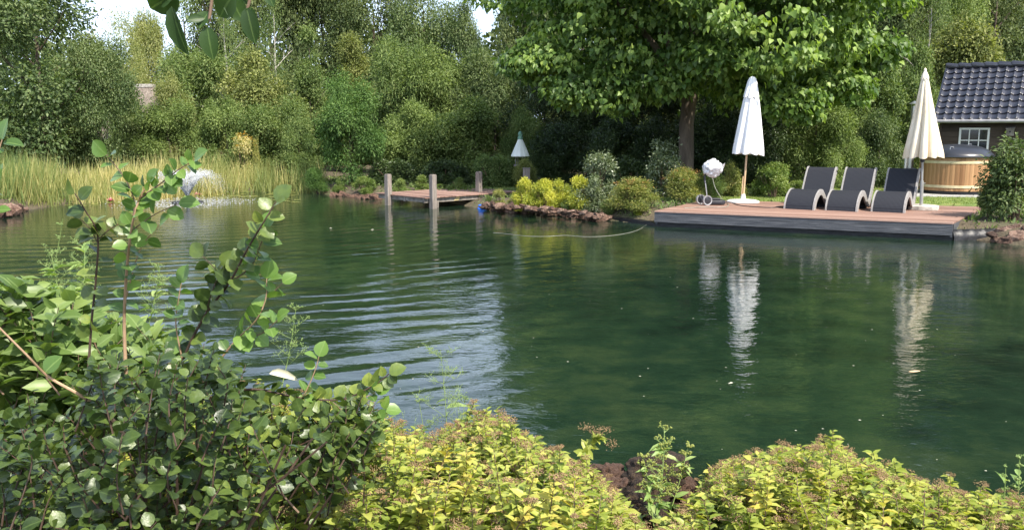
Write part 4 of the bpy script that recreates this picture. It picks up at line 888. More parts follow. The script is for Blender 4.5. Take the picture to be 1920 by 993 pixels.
P0 = np.stack([r0*np.cos(a), r0*np.sin(a), rng.exponential(.018, n)], 1); V1, T1 = droplets(P0, rng.uniform(.005, .013, n), np.tile(np.array((1.6, 1.6, .55)), (n, 1)))
link('splash_foam', npmesh('splash_foam', V1, T1, smooth=True), M['spray'], ft)
# ---------------------------------------------------------------- water lilies
rng = np.random.default_rng(31); b = MB()
for i in range(420):
    u = rng.uniform(60, 560); v = rng.uniform(352, 386); p = G(u, v); s = float(sdist(np.array([p[0]]), np.array([p[1]]))[0])
    if not (-2.6 < s < -.05) or abs(u-352) < 60 and v > 370: continue
    r = rng.uniform(.06, .14); a = rng.uniform(0, 6); m = 11
    b.add([(p[0], p[1], .008)]+[(p[0]+r*cos(a+.25+(2*pi-.5)*j/m), p[1]+r*sin(a+.25+(2*pi-.5)*j/m), .006+.004*((i % 5) == 0)) for j in range(m+1)], [(0, j+1, j+2) for j in range(m)])
props(b.build('lily_pads', M['pad']), 'yellow-green lily pads floating along the far left shore', 'lily pads', kind='stuff')
def lily(u, v, mat, lb):
    p = G(u, v); b = MB()
    for k_, (n_, r, up) in enumerate(((9, .13, .03), (8, .10, .07), (6, .06, .10))):
        for j in range(n_):
            a = 2*pi*j/n_+k_*.3; c, s = cos(a), sin(a)
            b.add([(0,0,.01),(r*.6*c-r*.28*s, r*.6*s+r*.28*c, up*.7),(r*c, r*s, up+.02),(r*.6*c+r*.28*s, r*.6*s-r*.28*c, up*.7)], [(0,3,2,1)])
    props(b.build('water_lily', mat, loc=(p[0], p[1], .01)), lb, 'water lily', 'water lilies on the left shallows')
lily(207, 378, M['pink'], 'pink water lily nearest the reeds, left of the fountain'); lily(371, 367, M['pink'], 'pink water lily just right behind the fountain spray')
lily(203, 361, M['petal'], 'left of the two white water lilies before the reeds'); lily(211, 364, M['petal'], 'right of the two white water lilies before the reeds'); lily(432, 346, M['petal'], 'white bloom among the reeds right of the fountain')
# ---------------------------------------------------------------- reeds
rng = np.random.default_rng(41); PP = []; LL = []; TT_ = []; WW = []
ncl = 400
for c in range(ncl):
    u = rng.uniform(-60, 596); base_v = np.interp(u, [-60, 60, 170, 300, 430, 560, 600], [392, 386, 376, 367, 359, 354, 360]); 
    p = G(u, base_v-rng.uniform(-5, 15)); 
    hh = np.interp(u, [-60, 60, 140, 260, 330, 380, 470, 540, 600], [1.35, 1.15, .85, .95, 1.2, 1.15, .95, 1.1, .8])*rng.uniform(.45, 1.15)
    gcol = np.interp(u, [-60, 40, 100, 300, 430, 520, 600], [.12, .15, .38, .44, .30, .22, .12])+rng.normal(0, .22); m = rng.integers(18, 62)
    PP.append(np.stack([p[0]+rng.normal(0, .2, m), p[1]+rng.normal(0, .2, m), np.full(m, .0)], 1)); LL.append(hh*rng.uniform(.55, 1.12, m)); TT_.append(np.clip(gcol+rng.normal(0, .1, m), 0, 1)); WW.append(np.full(m, .017))
P0 = np.vstack(PP); P0[:, 2] = terrain(P0[:, 0], P0[:, 1]); P0[:, 2] = np.where(P0[:, 2] < 0, -.08, P0[:, 2]-.05); n = len(P0); L0 = np.concatenate(LL); t0 = np.concatenate(TT_)
dd = nrm(np.stack([rng.normal(.03, .19, n), rng.normal(0, .17, n), np.ones(n)], 1))
BLADE = (np.array([(0,-.5,0),(0,.5,0),(.6,.42,.02),(.6,-.42,.02),(1,0,.09)], float), np.array([(0,1,2),(0,2,3),(3,2,4)]), np.ones(5))
V, T, t, R = leaves(P0, dd, rdir(rng, n), L0, np.concatenate(WW)/L0*1.0, t0, BLADE)
props(link('reeds', npmesh('reeds', V, T, t, R), M['reed']), 'yellow-green reeds along the far left shore', 'reeds', kind='stuff')
# ---------------------------------------------------------------- garden shrubs
CM['ball'] = [crown_mesh('bush_ball', 101+i, .5, 0, .8, 20, 1500, 9, .038, .036, .6, 'dome', inner=.35, vary=.3) for i in range(3)]
CM['loose'] = [crown_mesh('bush_loose', 111+i, .5, 0, 1.3, 22, 700, 7, .055, .062, .55, 'vase', inner=.7) for i in range(2)]
CM['spir'] = [crown_mesh('bush_spirea', 121+i, .55, 0, .9, 26, 1500, 9, .05, .045, .35, 'dome', inner=.5, droop=0) for i in range(2)]
CM['hedge'] = [crown_mesh('bush_hedge', 131+i, 1.2, 0, 1.1, 34, 2300, 9, .07, .06, .6, 'dome', inner=.5, ry=.7) for i in range(2)]
CM['conelet'] = [crown_mesh('bush_cone', 141, .38, 0, .8, 18, 1000, 9, .035, .035, .6, 'cone', inner=.35, droop=0)]
NOM.update({'ball': (.5, .8), 'loose': (.5, 1.3), 'spir': (.55, .9), 'hedge': (1.2, 1.1), 'conelet': (.38, .8)})
def bush_stems(seed, h, r):
    r_ = random.Random(seed); b = MB()
    for i in range(9):
        a = r_.uniform(0, 2*pi); q = r_.uniform(.2, .8)*r; b.tube([(r*.1*cos(a), r*.1*sin(a), -.08), (q*.5*cos(a), q*.5*sin(a), h*.35), (q*cos(a), q*sin(a), h*.72)], [.014, .01, .004], 5)
    return b
sw = bush_stems(1, .8, .45).build('stems', M['stem']); SW = sw.data; bpy.data.objects.remove(sw)
def SH(label, proto, mat, u, vtop, hw, d, seed=0, name='shrub', cat='shrub', group=None, extra=None, vb=None):
    top = D(u, vtop, d); x = float(top[0]); z0 = max(hz(x, d), .1) if vb is None else float(D(u, vb, d)[2]); rx, h = NOM[proto]; H = float(top[2])-z0; W = hw*d/F
    t = thing(name, label, cat, (x, d, z0-.02), 0, group); a = rg.uniform(0, 6.28)
    c = link('foliage', CM[proto][seed % len(CM[proto])], M[mat], t); c.rotation_euler = (0, 0, a if proto != 'hedge' else 0); c.scale = (W/rx, W/rx, H/h)
    k = link('stems', SW, M['stem'], t); k.scale = (W/.5*.9, W/.5*.9, H/.8*.95)
    if extra:
        rngx = np.random.default_rng(int(u)); n = extra[1]; a = rngx.uniform(0, 2*pi, n); q = np.sqrt(rngx.random(n))*.85
        P_ = np.stack([W*q*np.cos(a), W*q*np.sin(a), H*(.55+.47*np.sqrt(1-q*q*.9))*rngx.uniform(.85, 1.04, n)], 1)
        pp = np.repeat(P_, 14, 0)+rngx.normal(size=(n*14, 3))*np.array((.035, .035, .018)); m = len(pp)
        V, T, t_, R = leaves(pp, nrm(rdir(rngx, m)+np.array([0, 0, .4])), rdir(rngx, m), rngx.uniform(.018, .035, m), .6, rngx.random(m), TQ)
        props(link('flower_heads', npmesh('flower_heads', V, T, t_, R), M[extra[0]], t), kind='stuff')
    return t
SH('greenish golden shrub, leftmost of the yellow row by the water', 'ball', 'yellow', 985, 338, 29, 20.8, 0)['label']
SH('bright yellow shrub, second from the left in the yellow row', 'ball', 'yellow', 1019, 339, 33, 20.5, 1)
SH('bright yellow shrub, third in the yellow row', 'ball', 'yellow', 1050, 337, 29, 20.9, 2)
SH('rounded yellow shrub at the right end of the yellow row', 'ball', 'yellow', 1086, 335, 31, 20.3, 0)
SH('silvery dark-leaved shrub right of the yellow shrubs', 'loose', 'silver', 1125, 280, 36, 20.6, 0)
SH('spreading silvery shrub low behind the yellow row', 'loose', 'silver', 1105, 330, 30, 20.2, 1)
SH('spirea with orange-brown seed heads at the left end of the deck', 'spir', 'spirea', 1188, 336, 52, 19.5, 0, extra=('russet', 34))
SH('speckled grey-green shrub left of the catalpa trunk', 'loose', 'silver', 1250, 268, 42, 22.4, 1)
SH('brownish green spirea between the catalpa and the wheeled machine', 'spir', 'spirea', 1283, 316, 46, 21.2, 1, extra=('russet', 22))
SH('dull green shrub behind the wheeled machine', 'spir', 'olive', 1330, 318, 38, 21.6, 0)
SH('tan-green shrub behind the white parasol pole', 'ball', 'spirea', 1375, 305, 30, 22.6, 2)
SH('clipped round green shrub left of the loungers', 'ball', 'box', 1452, 308, 49, 22.3, 1)
SH('small green shrub tucked right of the clipped round shrub', 'ball', 'box', 1495, 340, 24, 22.6, 0)
SH('low dark shrub behind the spirea under the catalpa', 'hedge', 'deep', 1180, 300, 70, 23.4, 1)
SH('round box bush left of the jetty, nearer the jetty', 'ball', 'box', 682, 332, 26, 26.2, 1)
SH('small round box bush farther left of the jetty', 'ball', 'box', 636, 336, 15, 27.2, 2)
SH('round box bush between the left and front jetty posts', 'ball', 'box', 752, 337, 19, 25.4, 0)
SH('pointed box bush behind the front jetty post', 'conelet', 'box', 792, 328, 20, 25.5, 0)
SH('round box bush in the middle behind the jetty', 'ball', 'box', 858, 332, 23, 25.6, 2)
SH('little box bush touching the right jetty post', 'ball', 'box', 826, 344, 14, 25.9, 1)
SH('dark hedge section behind the left jetty post', 'hedge', 'deep', 735, 300, 70, 27.8, 0, 'hedge', 'hedge')
SH('dark hedge section behind the middle of the jetty', 'hedge', 'deep', 835, 302, 72, 27.6, 1, 'hedge', 'hedge')
SH('broad green bush right of the right jetty post', 'hedge', 'green', 925, 292, 62, 26.4, 0)
SH('straw-coloured wispy shrub under the bird feeder', 'spir', 'brown', 985, 300, 26, 25.6, 1)
SH('orange-flowered plant rising from the reeds', 'loose', 'reed', 455, 250, 22, 30.2, 0, 'flowering_plant', 'plant', extra=('ochre', 30))
SH('small bright orange flower clump right of the tall orange plant', 'loose', 'spirea', 478, 262, 9, 30.3, 1, 'flowering_plant', 'plant', extra=('ochre', 8))
SH('pale bleached shrub behind the reeds left of the fresh green tree', 'spir', 'brown', 545, 290, 32, 30.5, 0)
SH('green waterside plant at the left foot of the fresh green tree', 'spir', 'bright', 590, 315, 26, 27.6, 1, 'plant', 'plant')
SH('low weed on the rocks beside the jetty', 'loose', 'spirea', 935, 352, 14, 21.9, 0, 'plant', 'plant', vb=388)
SH('tiny weed on the rocks under the leftmost yellow shrub', 'loose', 'spirea', 1000, 378, 9, 20.9, 1, 'plant', 'plant', vb=396)
for i_, (u_, vt_, hw_, vb_, dd_, lb_) in enumerate(((915,366,9,384,22.0,'grassy tuft on the rocks at the jetty end'),(962,364,12,388,21.6,'weed growing out of the rocks left of the yellow row'),(1022,382,8,395,20.7,'trailing weed hanging over the rocks below the second yellow shrub'),(1060,376,10,398,20.4,'green weed on the rocks below the third yellow shrub'),(1100,380,12,402,20.0,'dark weed on the rocks below the silvery shrub'),(1140,376,16,404,19.7,'leafy plant over the rocks left of the orange spirea'))):
    SH(lb_, 'loose' if i_ % 2 else 'spir', ('green', 'spirea', 'box', 'green', 'silver', 'olive')[i_], u_, vt_, hw_, dd_, i_, 'plant', 'plant', vb=vb_)
SH('bright green small plant at the waterline below the orange spirea', 'ball', 'yellow', 1196, 385, 12, 19.2, 2, 'plant', 'plant')
# large-leaved shrub at the right edge
CM['rightbush'] = [crown_mesh('bush_right', 151, .75, 0, 1.9, 34, 900, 7, .09, .10, .55, 'vase', inner=.7, tpl=OVAL)]; NOM['rightbush'] = (.75, 1.9)
SH('large-leaved dark green bush at the right edge by the rocks', 'rightbush', 'walnut', 1915, 265, 62, 16.6, 0)
SH('low branches of greenery between the right rocks and the deck', 'rightbush', 'green', 1862, 330, 26, 17.2, 0)
# ---------------------------------------------------------------- rocks
RK = [blob(i, 1.0, 2, .42, 1.5, q, False) for i, q in enumerate(((1,.8,.62),(.9,1,.7),(1.1,.75,.8),(1,.9,.5),(.8,.95,.85)))]
def rock(u, v, z, r, mat, lb, grp=None, name='rock', i=None, hi=None):
    p = G(u, v, z); o = link(name, hi or RK[rg.randrange(5) if i is None else i], M[mat]); o.location = (float(p[0]), float(p[1]), z)
    o.rotation_euler = (rg.uniform(-.3, .3), rg.uniform(-.3, .3), rg.uniform(0, 6.28)); o.scale = (r*rg.uniform(.8, 1.3), r*rg.uniform(.8, 1.2), r*rg.uniform(.65, 1.15)); props(o, lb, 'rock', grp); return o
for m_ in RK: m_.polygons.foreach_set('use_smooth', np.zeros(len(m_.polygons), bool))
gl = 'red-brown rock in the stone edging between the jetty and the deck'; gg = 'rock edging below the yellow shrubs'
for i in range(40):
    u = 912+i*5.75; vsh = float(np.interp(u, [905, 1000, 1135], [391, 398, 411])); rock(u+rg.uniform(-2, 2), vsh+rg.uniform(-1.0, 1), .03+rg.uniform(-.03, .03), rg.uniform(.06, .17)*(1.0 if u < 1030 else 1.2), 'rock', gl, gg)
for i in range(34):
    u = 908+i*6.6; vsh = float(np.interp(u, [905, 1000, 1135], [391, 398, 411])); rock(u+rg.uniform(-3, 3), vsh-4.5+rg.uniform(-1.2, 1), .14+rg.uniform(-.02, .04), rg.uniform(.05, .15), 'rock', gl, gg)
for i in range(22):
    u = 908+i*9; vsh = float(np.interp(u, [905, 1000, 1135], [391, 398, 411])); rock(u+rg.uniform(-3, 3), vsh-8.5+rg.uniform(-1.2, 1), .22, rg.uniform(.07, .12), 'rock', gl, gg)
for (u, v, z, r, lb) in ((1893,437,.13,.26,'big reddish boulder at the right edge above the water'),(1912,446,.10,.20,'squarish red rock right of the big reddish boulder'),(1888,452,.04,.16,'flat grey-red rock at the waterline under the big boulder'),(1868,450,.04,.12,'small dark rock next to the wrinkled liner'),(1925,440,.15,.2,'red rock cut by the right picture edge'),(1860,440,.14,.10,'small stone on the soil above the wrinkled liner')):
    rock(u, v, z, r, 'rock', lb)
for i, (u, v, z, r) in enumerate(((8,402,.06,.22),(22,396,.10,.2),(35,394,.06,.16),(46,393,.03,.13),(5,392,.16,.22),(18,388,.14,.16),(30,400,.0,.16),(-12,398,.12,.26),(-30,402,.1,.25))):
    rock(u, v, z, r, 'rock', 'rusty red rock on the point at the far left shore', 'rusty rocks at the far left shore')
for i in range(16):
    u = 625+i*5.6; rock(u, float(np.interp(u, [600, 700], [362, 372]))+rg.uniform(-1, 1), .03, rg.uniform(.08, .15), 'redrock', 'dark stone on the waterline below the box bushes', 'stones on the bank left of the jetty')
for (u0, u1, v) in ((478, 520, 348), (523, 556, 350)):
    p0 = G(u0, v); p1 = G(u1, v+1); b = MB(); b.prism([tuple(p0[:2]), tuple(p1[:2]), tuple(p1[:2]+np.array((.05, .35))), tuple(p0[:2]+np.array((.05, .35)))], -.05, .11)
    props(b.build('flat_stone', M['stone'], bevel=.02), 'flat stone slab at the reeds, %s one of two' % ('left' if u0 < 500 else 'right'), 'stone slab')
# ================================================================ FOREGROUND
rng = np.random.default_rng(201)
# ---- golden spirea bed
SKU = [380,430,500,600,700,770,810,850,900,950,1000,1045,1085,1120,1150,1175,1200,1240,1300,1330,1350,1400,1450,1500,1560,1600,1650,1700,1760,1830,1920,2000]
SKV = [700,715,705,735,768,800,815,792,772,785,815,845,865,885,915,950,985,1000,950,905,878,850,838,835,822,850,872,888,905,925,935,930]
def ridge(u): return float(np.interp(u, SKU, SKV))
def spirea_bush(x0, y0, rx, ry, nst, label, seed, ztop=.92):
    rng = np.random.default_rng(seed); t = thing('spirea_bush', label, 'shrub', (x0, y0, hz(x0, y0)), 0, 'golden spirea bushes along the near bank'); z00 = hz(x0, y0)
    sb = MB(); LP = []; LD = []; LN = []; LL = []; LT = []; HP = []
    for i in range(nst):
        a = rng.uniform(0, 2*pi); q = sqrt(rng.random()); x = x0+rx*q*cos(a); y = y0+ry*q*sin(a)
        # height of the bed over the ground, sloping down to the water
        zt = ztop+.06*sin(x*3.1+1)+.05*sin(y*4+x*2)+rng.normal(0, .075)-.10*max(0, y-3.3)
        u, _ = proj(x, y, zt); lim = D(u, ridge(u)+rng.uniform(0, 60)**1.0, y)[2]
        zt = min(zt, float(lim))+(rng.uniform(.0, .07) if rng.random() < .13 else 0); g = hz(x, y)
        if zt < g+.10: continue
        h = zt-g; bx = x+(x0-x)*.25; by = y+(y0-y)*.25; lean = rng.normal(0, .06, 2)
        pts = [np.array((bx, by, g-.03)), np.array((bx*.6+x*.4+lean[0], by*.6+y*.4+lean[1], g+h*.4)), np.array((x*.9+bx*.1+lean[0]*.6, y*.9+by*.1+lean[1]*.6, g+h*.75)), np.array((x, y, zt))]
        C = catmull(pts, 4); sb.tube([c-np.array((x0, y0, z00)) for c in C], list(np.linspace(.0032, .0013, len(C))), 4, cap=False)
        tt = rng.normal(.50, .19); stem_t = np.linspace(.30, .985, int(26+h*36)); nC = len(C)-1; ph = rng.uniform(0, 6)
        for j, s in enumerate(stem_t):
            f = s*nC; k = min(nC-1, int(f)); c = C[k]+(C[k+1]-C[k])*(f-k); ax = C[k+1]-C[k]; ax = ax/np.linalg.norm(ax)
            al = ph+j*2.4; o = np.array((cos(al), sin(al), 0)); L = rng.uniform(.022, .050)*(1.05 if s < .9 else .75)
            LP.append(c); LD.append(o*.9+ax*rng.uniform(.25, .9)+np.array((0, 0, -.1))); LN.append(ax*.8+np.array((0, 0, .5))+rng.normal(0, .25, 3)); LL.append(L); LT.append(tt+rng.normal(0, .15)-(.30 if s < .62 else 0))  # leaves low on the stem tinted darker, painted shade for the gaps
        if rng.random() < .62: HP.append((C[-1], rng.uniform(.014, .034)))
        if rng.random() < .35:
            c = C[-4]; o = rng.normal(size=3); o[2] = abs(o[2])*.6; o /= np.linalg.norm(o); e = c+o*.07; HP.append((e, rng.uniform(.014, .028))); sb.tube([c-np.array((x0, y0, z00)), e-np.array((x0, y0, z00))], .0012, 3, cap=False)
    if not LP: return
    V, T, ti, R = leaves(np.array(LP)-np.array((x0, y0, z00)), np.array(LD), np.array(LN), np.array(LL)*1.08, .66, np.clip(np.array(LT), 0, 1), LANCE)
    link('foliage', npmesh('spirea_foliage', V, T, ti, R, True), M['gold'], t); sb.build('stems', M['stem'], t)
    m = 60; pp = []; 
    for c, r in HP:
        o = rng.normal(size=(m, 3)); o /= np.linalg.norm(o, axis=1, keepdims=True); pp.append(c-np.array((x0, y0, z00))+o*np.array((r, r, r*.42))*rng.uniform(.4, 1, (m, 1))+np.array((0, 0, r*.35)))
    pp = np.vstack(pp); V1, T1 = droplets(pp, rng.uniform(.0014, .0028, len(pp))); props(link('flower_heads', npmesh('spirea_heads', V1, T1, rng.random(len(V1))), M['seed'], t), kind='stuff')
beds = [(-1.75,3.3,.55,.60,170,'golden spirea bush behind the glossy dark shrub at the left'),(-1.05,3.5,.50,.62,190,'golden spirea bush in the notch where the sky reflection meets the bank'),(-.45,3.6,.45,.62,200,'golden spirea bush left of the tallest bright mound'),(.05,3.55,.45,.62,210,'bright golden spirea mound in the middle, left of the mossy rocks'),(-.75,2.55,.55,.5,210,'golden spirea bush at the bottom edge right beside the glossy shrub'),(.15,2.6,.5,.5,210,'golden spirea bush at the bottom edge below the middle mound'),(.55,3.25,.32,.5,120,'narrow golden spirea bush touching the reddish foreground rock'),(1.25,3.65,.48,.55,210,'golden spirea bush immediately right of the mossy rock'),(1.75,3.75,.48,.55,210,'golden spirea bush at the peak of the right-hand row'),(2.35,3.75,.5,.55,200,'golden spirea bush near the right edge of the row'),(1.1,2.75,.5,.45,180,'golden spirea bush at the bottom edge below the right-hand row'),(1.8,2.9,.5,.45,180,'golden spirea bush in the bottom right corner'),(.75,2.75,.3,.4,90,'low golden spirea bush at the bottom edge below the rocks')]
for i, (x, y, rx, ry, n_, lb) in enumerate(beds): spirea_bush(x, y, rx, ry, n_, lb, 300+i)
# arching sprig over the gap
sg = thing('spirea_sprig', 'single arching golden sprig reaching over the gap by the rocks', 'branch', tuple(float(c) for c in D(1060, 905, 3.9)))
O = np.array(sg.location); C = catmull([D(1060, 905, 3.9), D(1085, 870, 3.95), D(1105, 838, 4.0), D(1128, 815, 4.0)], 5); b = MB(); b.tube([c-O for c in C], .0022, 5); b.build('stem', M['darkstem'], sg)
LP = []; LD = []; LN = []; HP = []
for j in range(52):
    k = 3+j*(len(C)-4)//52; o = rng.normal(size=3); LP.append(C[k]-O); LD.append(o*.7+np.array((.4, 0, .3))); LN.append(np.array((0, -.3, 1))+rng.normal(0, .3, 3))
V, T, ti, R = leaves(np.array(LP), np.array(LD), np.array(LN), rng.uniform(.035, .065, 52), .75, rng.uniform(.3, .8, 52), LANCE); link('foliage', npmesh('sprig_leaves', V, T, ti, R, True), M['gold'], sg)
pp = np.vstack([D(u, v, 4.0)-O+rng.normal(size=(60, 3))*np.array((.02, .02, .009)) for u, v in ((1100,800),(1120,808),(1135,805),(1148,832))]); V1, T1 = droplets(pp, rng.uniform(.002, .004, len(pp))); props(link('flower_heads', npmesh('sprig_heads', V1, T1, rng.random(len(V1))), M['seed'], sg), kind='stuff')
# ---- rocks on the near bank
HR = [blob(60+i, 1.0, 5, .34, 1.6, q) for i, q in enumerate(((1,.8,.75),(1.05,.9,.9),(1,.95,.65)))]
for (u, v, z, r, mt, lb, k_) in ((1143,893,.20,.115,'redrock','pale reddish rock left of the mossy rock on the near bank',0),(1232,892,.26,.16,'mossrock','dark mossy rock behind the yellow-flowered weed',1),(1215,925,.22,.16,'mossrock','dark mossy rock lying lowest in the gap of the spirea',2),(1170,915,.18,.11,'redrock','brown rock wedged between the pale and the mossy rock',0),(1275,925,.16,.12,'redrock','tan rock at the right foot of the mossy rock',1),(1110,900,.16,.10,'redrock','rusty rock under the arching sprig',2),(1190,975,.33,.14,'mossrock','earthy rock at the bottom edge in the gap of the spirea',1),(1140,955,.28,.11,'redrock','dark red rock half under the middle spirea mound',0)):
    rock(u, v, z, r, mt, lb, i=0, hi=HR[k_])
# ---- thin weeds
def leafset(LP, LD, LN, LL, W, LT, tpl, O):
    return leaves(np.array(LP)-O, np.array(LD), np.array(LN), np.array(LL), W, np.clip(np.array(LT), 0, 1), tpl)
def airy(name, lb, base, top, spread, tiers, seed, mat='weed', dots=True, r0=.003, leavesn=0, leafL=.06, sub=5, dotr=(.0015,.003), dotmat='weed', cat='plant', grp=None):
    rr = np.random.default_rng(seed); O = np.array(base, float); t = thing(name, lb, cat, tuple(O), 0, grp); top = np.array(top, float); b = MB(); mid = (O+top)/2+np.array((spread*.06, 0, 0)); C = catmull([O, mid, top], 8); b.tube([c-O for c in C], list(np.linspace(r0, r0*.35, len(C))), 5, cap=False); dp = []
    for k in range(tiers):
        f = .35+.62*k/max(1, tiers-1); c = C[min(len(C)-1, int(f*(len(C)-1)))]
        for j in range(3 if tiers > 5 else 4):
            a = rr.uniform(0, 6.28); ln = spread*(1.05-f*.75)*rr.uniform(.6, 1.1); e = c+np.array((cos(a)*ln, sin(a)*ln*.6, ln*rr.uniform(.35, .9))); m = (c+e)/2+np.array((0, 0, -.02*ln)); b.tube([c-O, m-O, e-O], [r0*.4, r0*.3, r0*.2], 3, cap=False)
            for s in range(sub):
                q = c+(e-c)*rr.uniform(.4, 1); a2 = rr.uniform(0, 6.28); l2 = ln*.38*rr.uniform(.5, 1.1); e2 = q+np.array((cos(a2)*l2, sin(a2)*l2, l2*rr.uniform(.1, 1))); b.tube([q-O, e2-O], [r0*.22, r0*.15], 3, cap=False)
                for z in range(3):
                    e3 = e2+rr.normal(size=3)*l2*.3; b.tube([(q+(e2-q)*.6)-O, e3-O], [r0*.16, r0*.12], 3, cap=False); dp.append(e3-O)
                dp.append(e2-O)
    b.build('stalk', M['greenstem'], t)
    if dots: V1, T1 = droplets(np.array(dp), rr.uniform(*dotr, len(dp))); props(link('flowers', npmesh(name+'_dots', V1, T1, rr.random(len(V1))), M[dotmat], t), kind='stuff')
    if leavesn:
        LP = []; LD = []
        for j in range(leavesn):
            c = C[int(rr.uniform(0, .85)*(len(C)-1))]; LP.append(c); a = rr.uniform(0, 6.28); LD.append((cos(a), sin(a), rr.uniform(-.2, .9)))
        V, T, ti, R = leafset(LP, LD, [(0, 0, 1)]*leavesn+rr.normal(0, .3, (leavesn, 3)), rr.uniform(.5, 1.1, leavesn)*leafL, .45, rr.uniform(.2, .9, leavesn), LANCE, O); link('foliage', npmesh(name+'_leaves', V, T, ti, R, True), M['weed'], t)
    return t
airy('water_plantain', 'tall airy pale green weed standing before the sky reflection', D(836, 905, 4.3), D(826, 655, 4.3), .26, 4, 1, leavesn=4, leafL=.12, sub=8)
airy('water_plantain', 'lower airy weed just left of the tallest pale weed', D(800, 900, 4.2), D(785, 745, 4.2), .17, 3, 2, sub=6)
airy('water_plantain', 'small airy weed right of the tallest pale weed', D(850, 890, 4.25), D(872, 745, 4.25), .14, 3, 3, sub=5)
airy('weed_stalk', 'thin seeding weed above the water behind the glossy shrub', D(525, 740, 3.7), D(556, 570, 3.7), .12, 7, 4, sub=4, r0=.0025)
airy('ragwort', 'yellow-budded ragwort growing in front of the mossy rock', D(1232, 975, 3.3), D(1246, 800, 3.4), .11, 7, 5, dotr=(.002,.0045), dotmat='gold', leavesn=46, leafL=.075, r0=.0035)
airy('ragwort', 'second ragwort stem leaning left over the dark rocks', D(1226, 985, 3.25), D(1205, 850, 3.3), .08, 5, 6, dotr=(.002,.004), dotmat='gold', leavesn=24, leafL=.06)
airy('ragwort', 'short ragwort side stem right of the tall one', D(1255, 965, 3.3), D(1292, 830, 3.35), .07, 5, 16, dotr=(.002,.0045), dotmat='gold', leavesn=16, leafL=.06)
airy('weed_stalk', 'single green stalk at the right picture edge', D(1905, 985, 3.4), D(1912, 850, 3.4), .045, 5, 7, dotr=(.002,.005), leavesn=8, leafL=.09, r0=.0035)
airy('weed_stalk', 'slim stalk just left of the one at the right edge', D(1880, 970, 3.4), D(1886, 868, 3.4), .03, 4, 8, leavesn=5, leafL=.07)
airy('weed_stalk', 'feathery weed rising behind the left leaves', D(150, 620, 3.9), D(158, 440, 3.9), .17, 8, 9, leavesn=60, leafL=.09, sub=4)
airy('weed_stalk', 'tall thin dry grass stem at the left', D(80, 610, 3.9), D(118, 410, 3.9), .06, 6, 10, sub=3, r0=.0022)
airy('weed_stalk', 'feathery weed left of the tall bare shoot', D(115, 620, 3.8), D(95, 470, 3.8), .15, 7, 11, leavesn=50, leafL=.08, sub=4)
airy('weed_stalk', 'feathery weed between the two tall shoots', D(270, 640, 3.8), D(300, 500, 3.8), .15, 7, 12, leavesn=30, leafL=.07, sub=5)
# ---- viburnum behind at the left
def twiggy(name, lb, cat, x0, y0, twigs, leafmt, tpl, L, W, perlen, stemmt, seed, droop=-.05, whorl=False, tm=.5):
    """twigs: list of (start, end) in world space; leaves along each."""
    rr = np.random.default_rng(seed); O = np.array((x0, y0, hz(x0, y0))); t = thing(name, lb, cat, tuple(O)); b = MB(); LP = []; LD = []; LN = []; LL = []; LT = []
    for (a, e, r, dens) in twigs:
        a = np.array(a, float); e = np.array(e, float); ln = np.linalg.norm(e-a); m = (a+e)/2+rr.normal(size=3)*ln*.07+np.array((0, 0, .04*ln)); C = catmull([a, m, e], 5); b.tube([c-O for c in C], list(np.linspace(r, r*.4, len(C))), 5, cap=False); nl = max(3, int(ln/perlen*dens)); ph = rr.uniform(0, 6); tt = rr.normal(tm, .15)
        for j in range(nl):
            s = .12+.88*(j+1)/nl; f = s*(len(C)-1)*.999; k = int(f); c = C[k]+(C[k+1]-C[k])*(f-k); ax = C[k+1]-C[k]; ax /= np.linalg.norm(ax)
            al = ph+j*2.5; u1 = np.cross(ax, (.2, .1, 1)); u1 /= np.linalg.norm(u1)+1e-6; u2 = np.cross(ax, u1); o = u1*cos(al)+u2*sin(al)
            d = o*rr.uniform(.7, 1.1)+ax*rr.uniform(.3, .8)+np.array((0, 0, droop)); LP.append(c+o*.004); LD.append(d); LN.append(np.array((0, 0, .8))+ax*.3+rr.normal(0, .6, 3)+np.array((0, -.25, 0))); LL.append(L*rr.uniform(.5, 1.28)*(1 if s < .92 else .7)); LT.append(tt+rr.normal(0, .12))
    V, T, ti, R = leafset(LP, LD, LN, LL, W, LT, tpl, O); link('foliage', npmesh(name+'_leaves', V, T, ti, R, True), M[leafmt], t); b.build('stems', M[stemmt], t); return t
rr = np.random.default_rng(55); tw = []
for i in range(175):
    u = rr.uniform(-80, 330); v = rr.uniform(500, 800); lim = np.interp(u, [-80, 60, 120, 200, 260, 330], [480, 520, 545, 590, 600, 640]); v = max(v, lim+rr.uniform(0, 40)); d = rr.uniform(2.7, 3.4); e = D(u, v, d); a = e+np.array((rr.uniform(-.1, .1), rr.uniform(-.08, .1), -rr.uniform(.13, .24))); tw.append((a, e, .0028, 1))
for i in range(26):
    u = rr.uniform(-60, 300); e = D(u, rr.uniform(680, 820), 3.0); g = np.array((-1.7+rr.normal(0, .2), 3.1+rr.normal(0, .2), .35)); tw.append((g, e, .006, .15))
twiggy('viburnum_shrub', 'pale green shrub with long pointed leaves behind the glossy one at the left', 'shrub', -1.7, 3.1, tw, 'viburnum', LANCE, .085, .72, .0125, 'stem', 56)
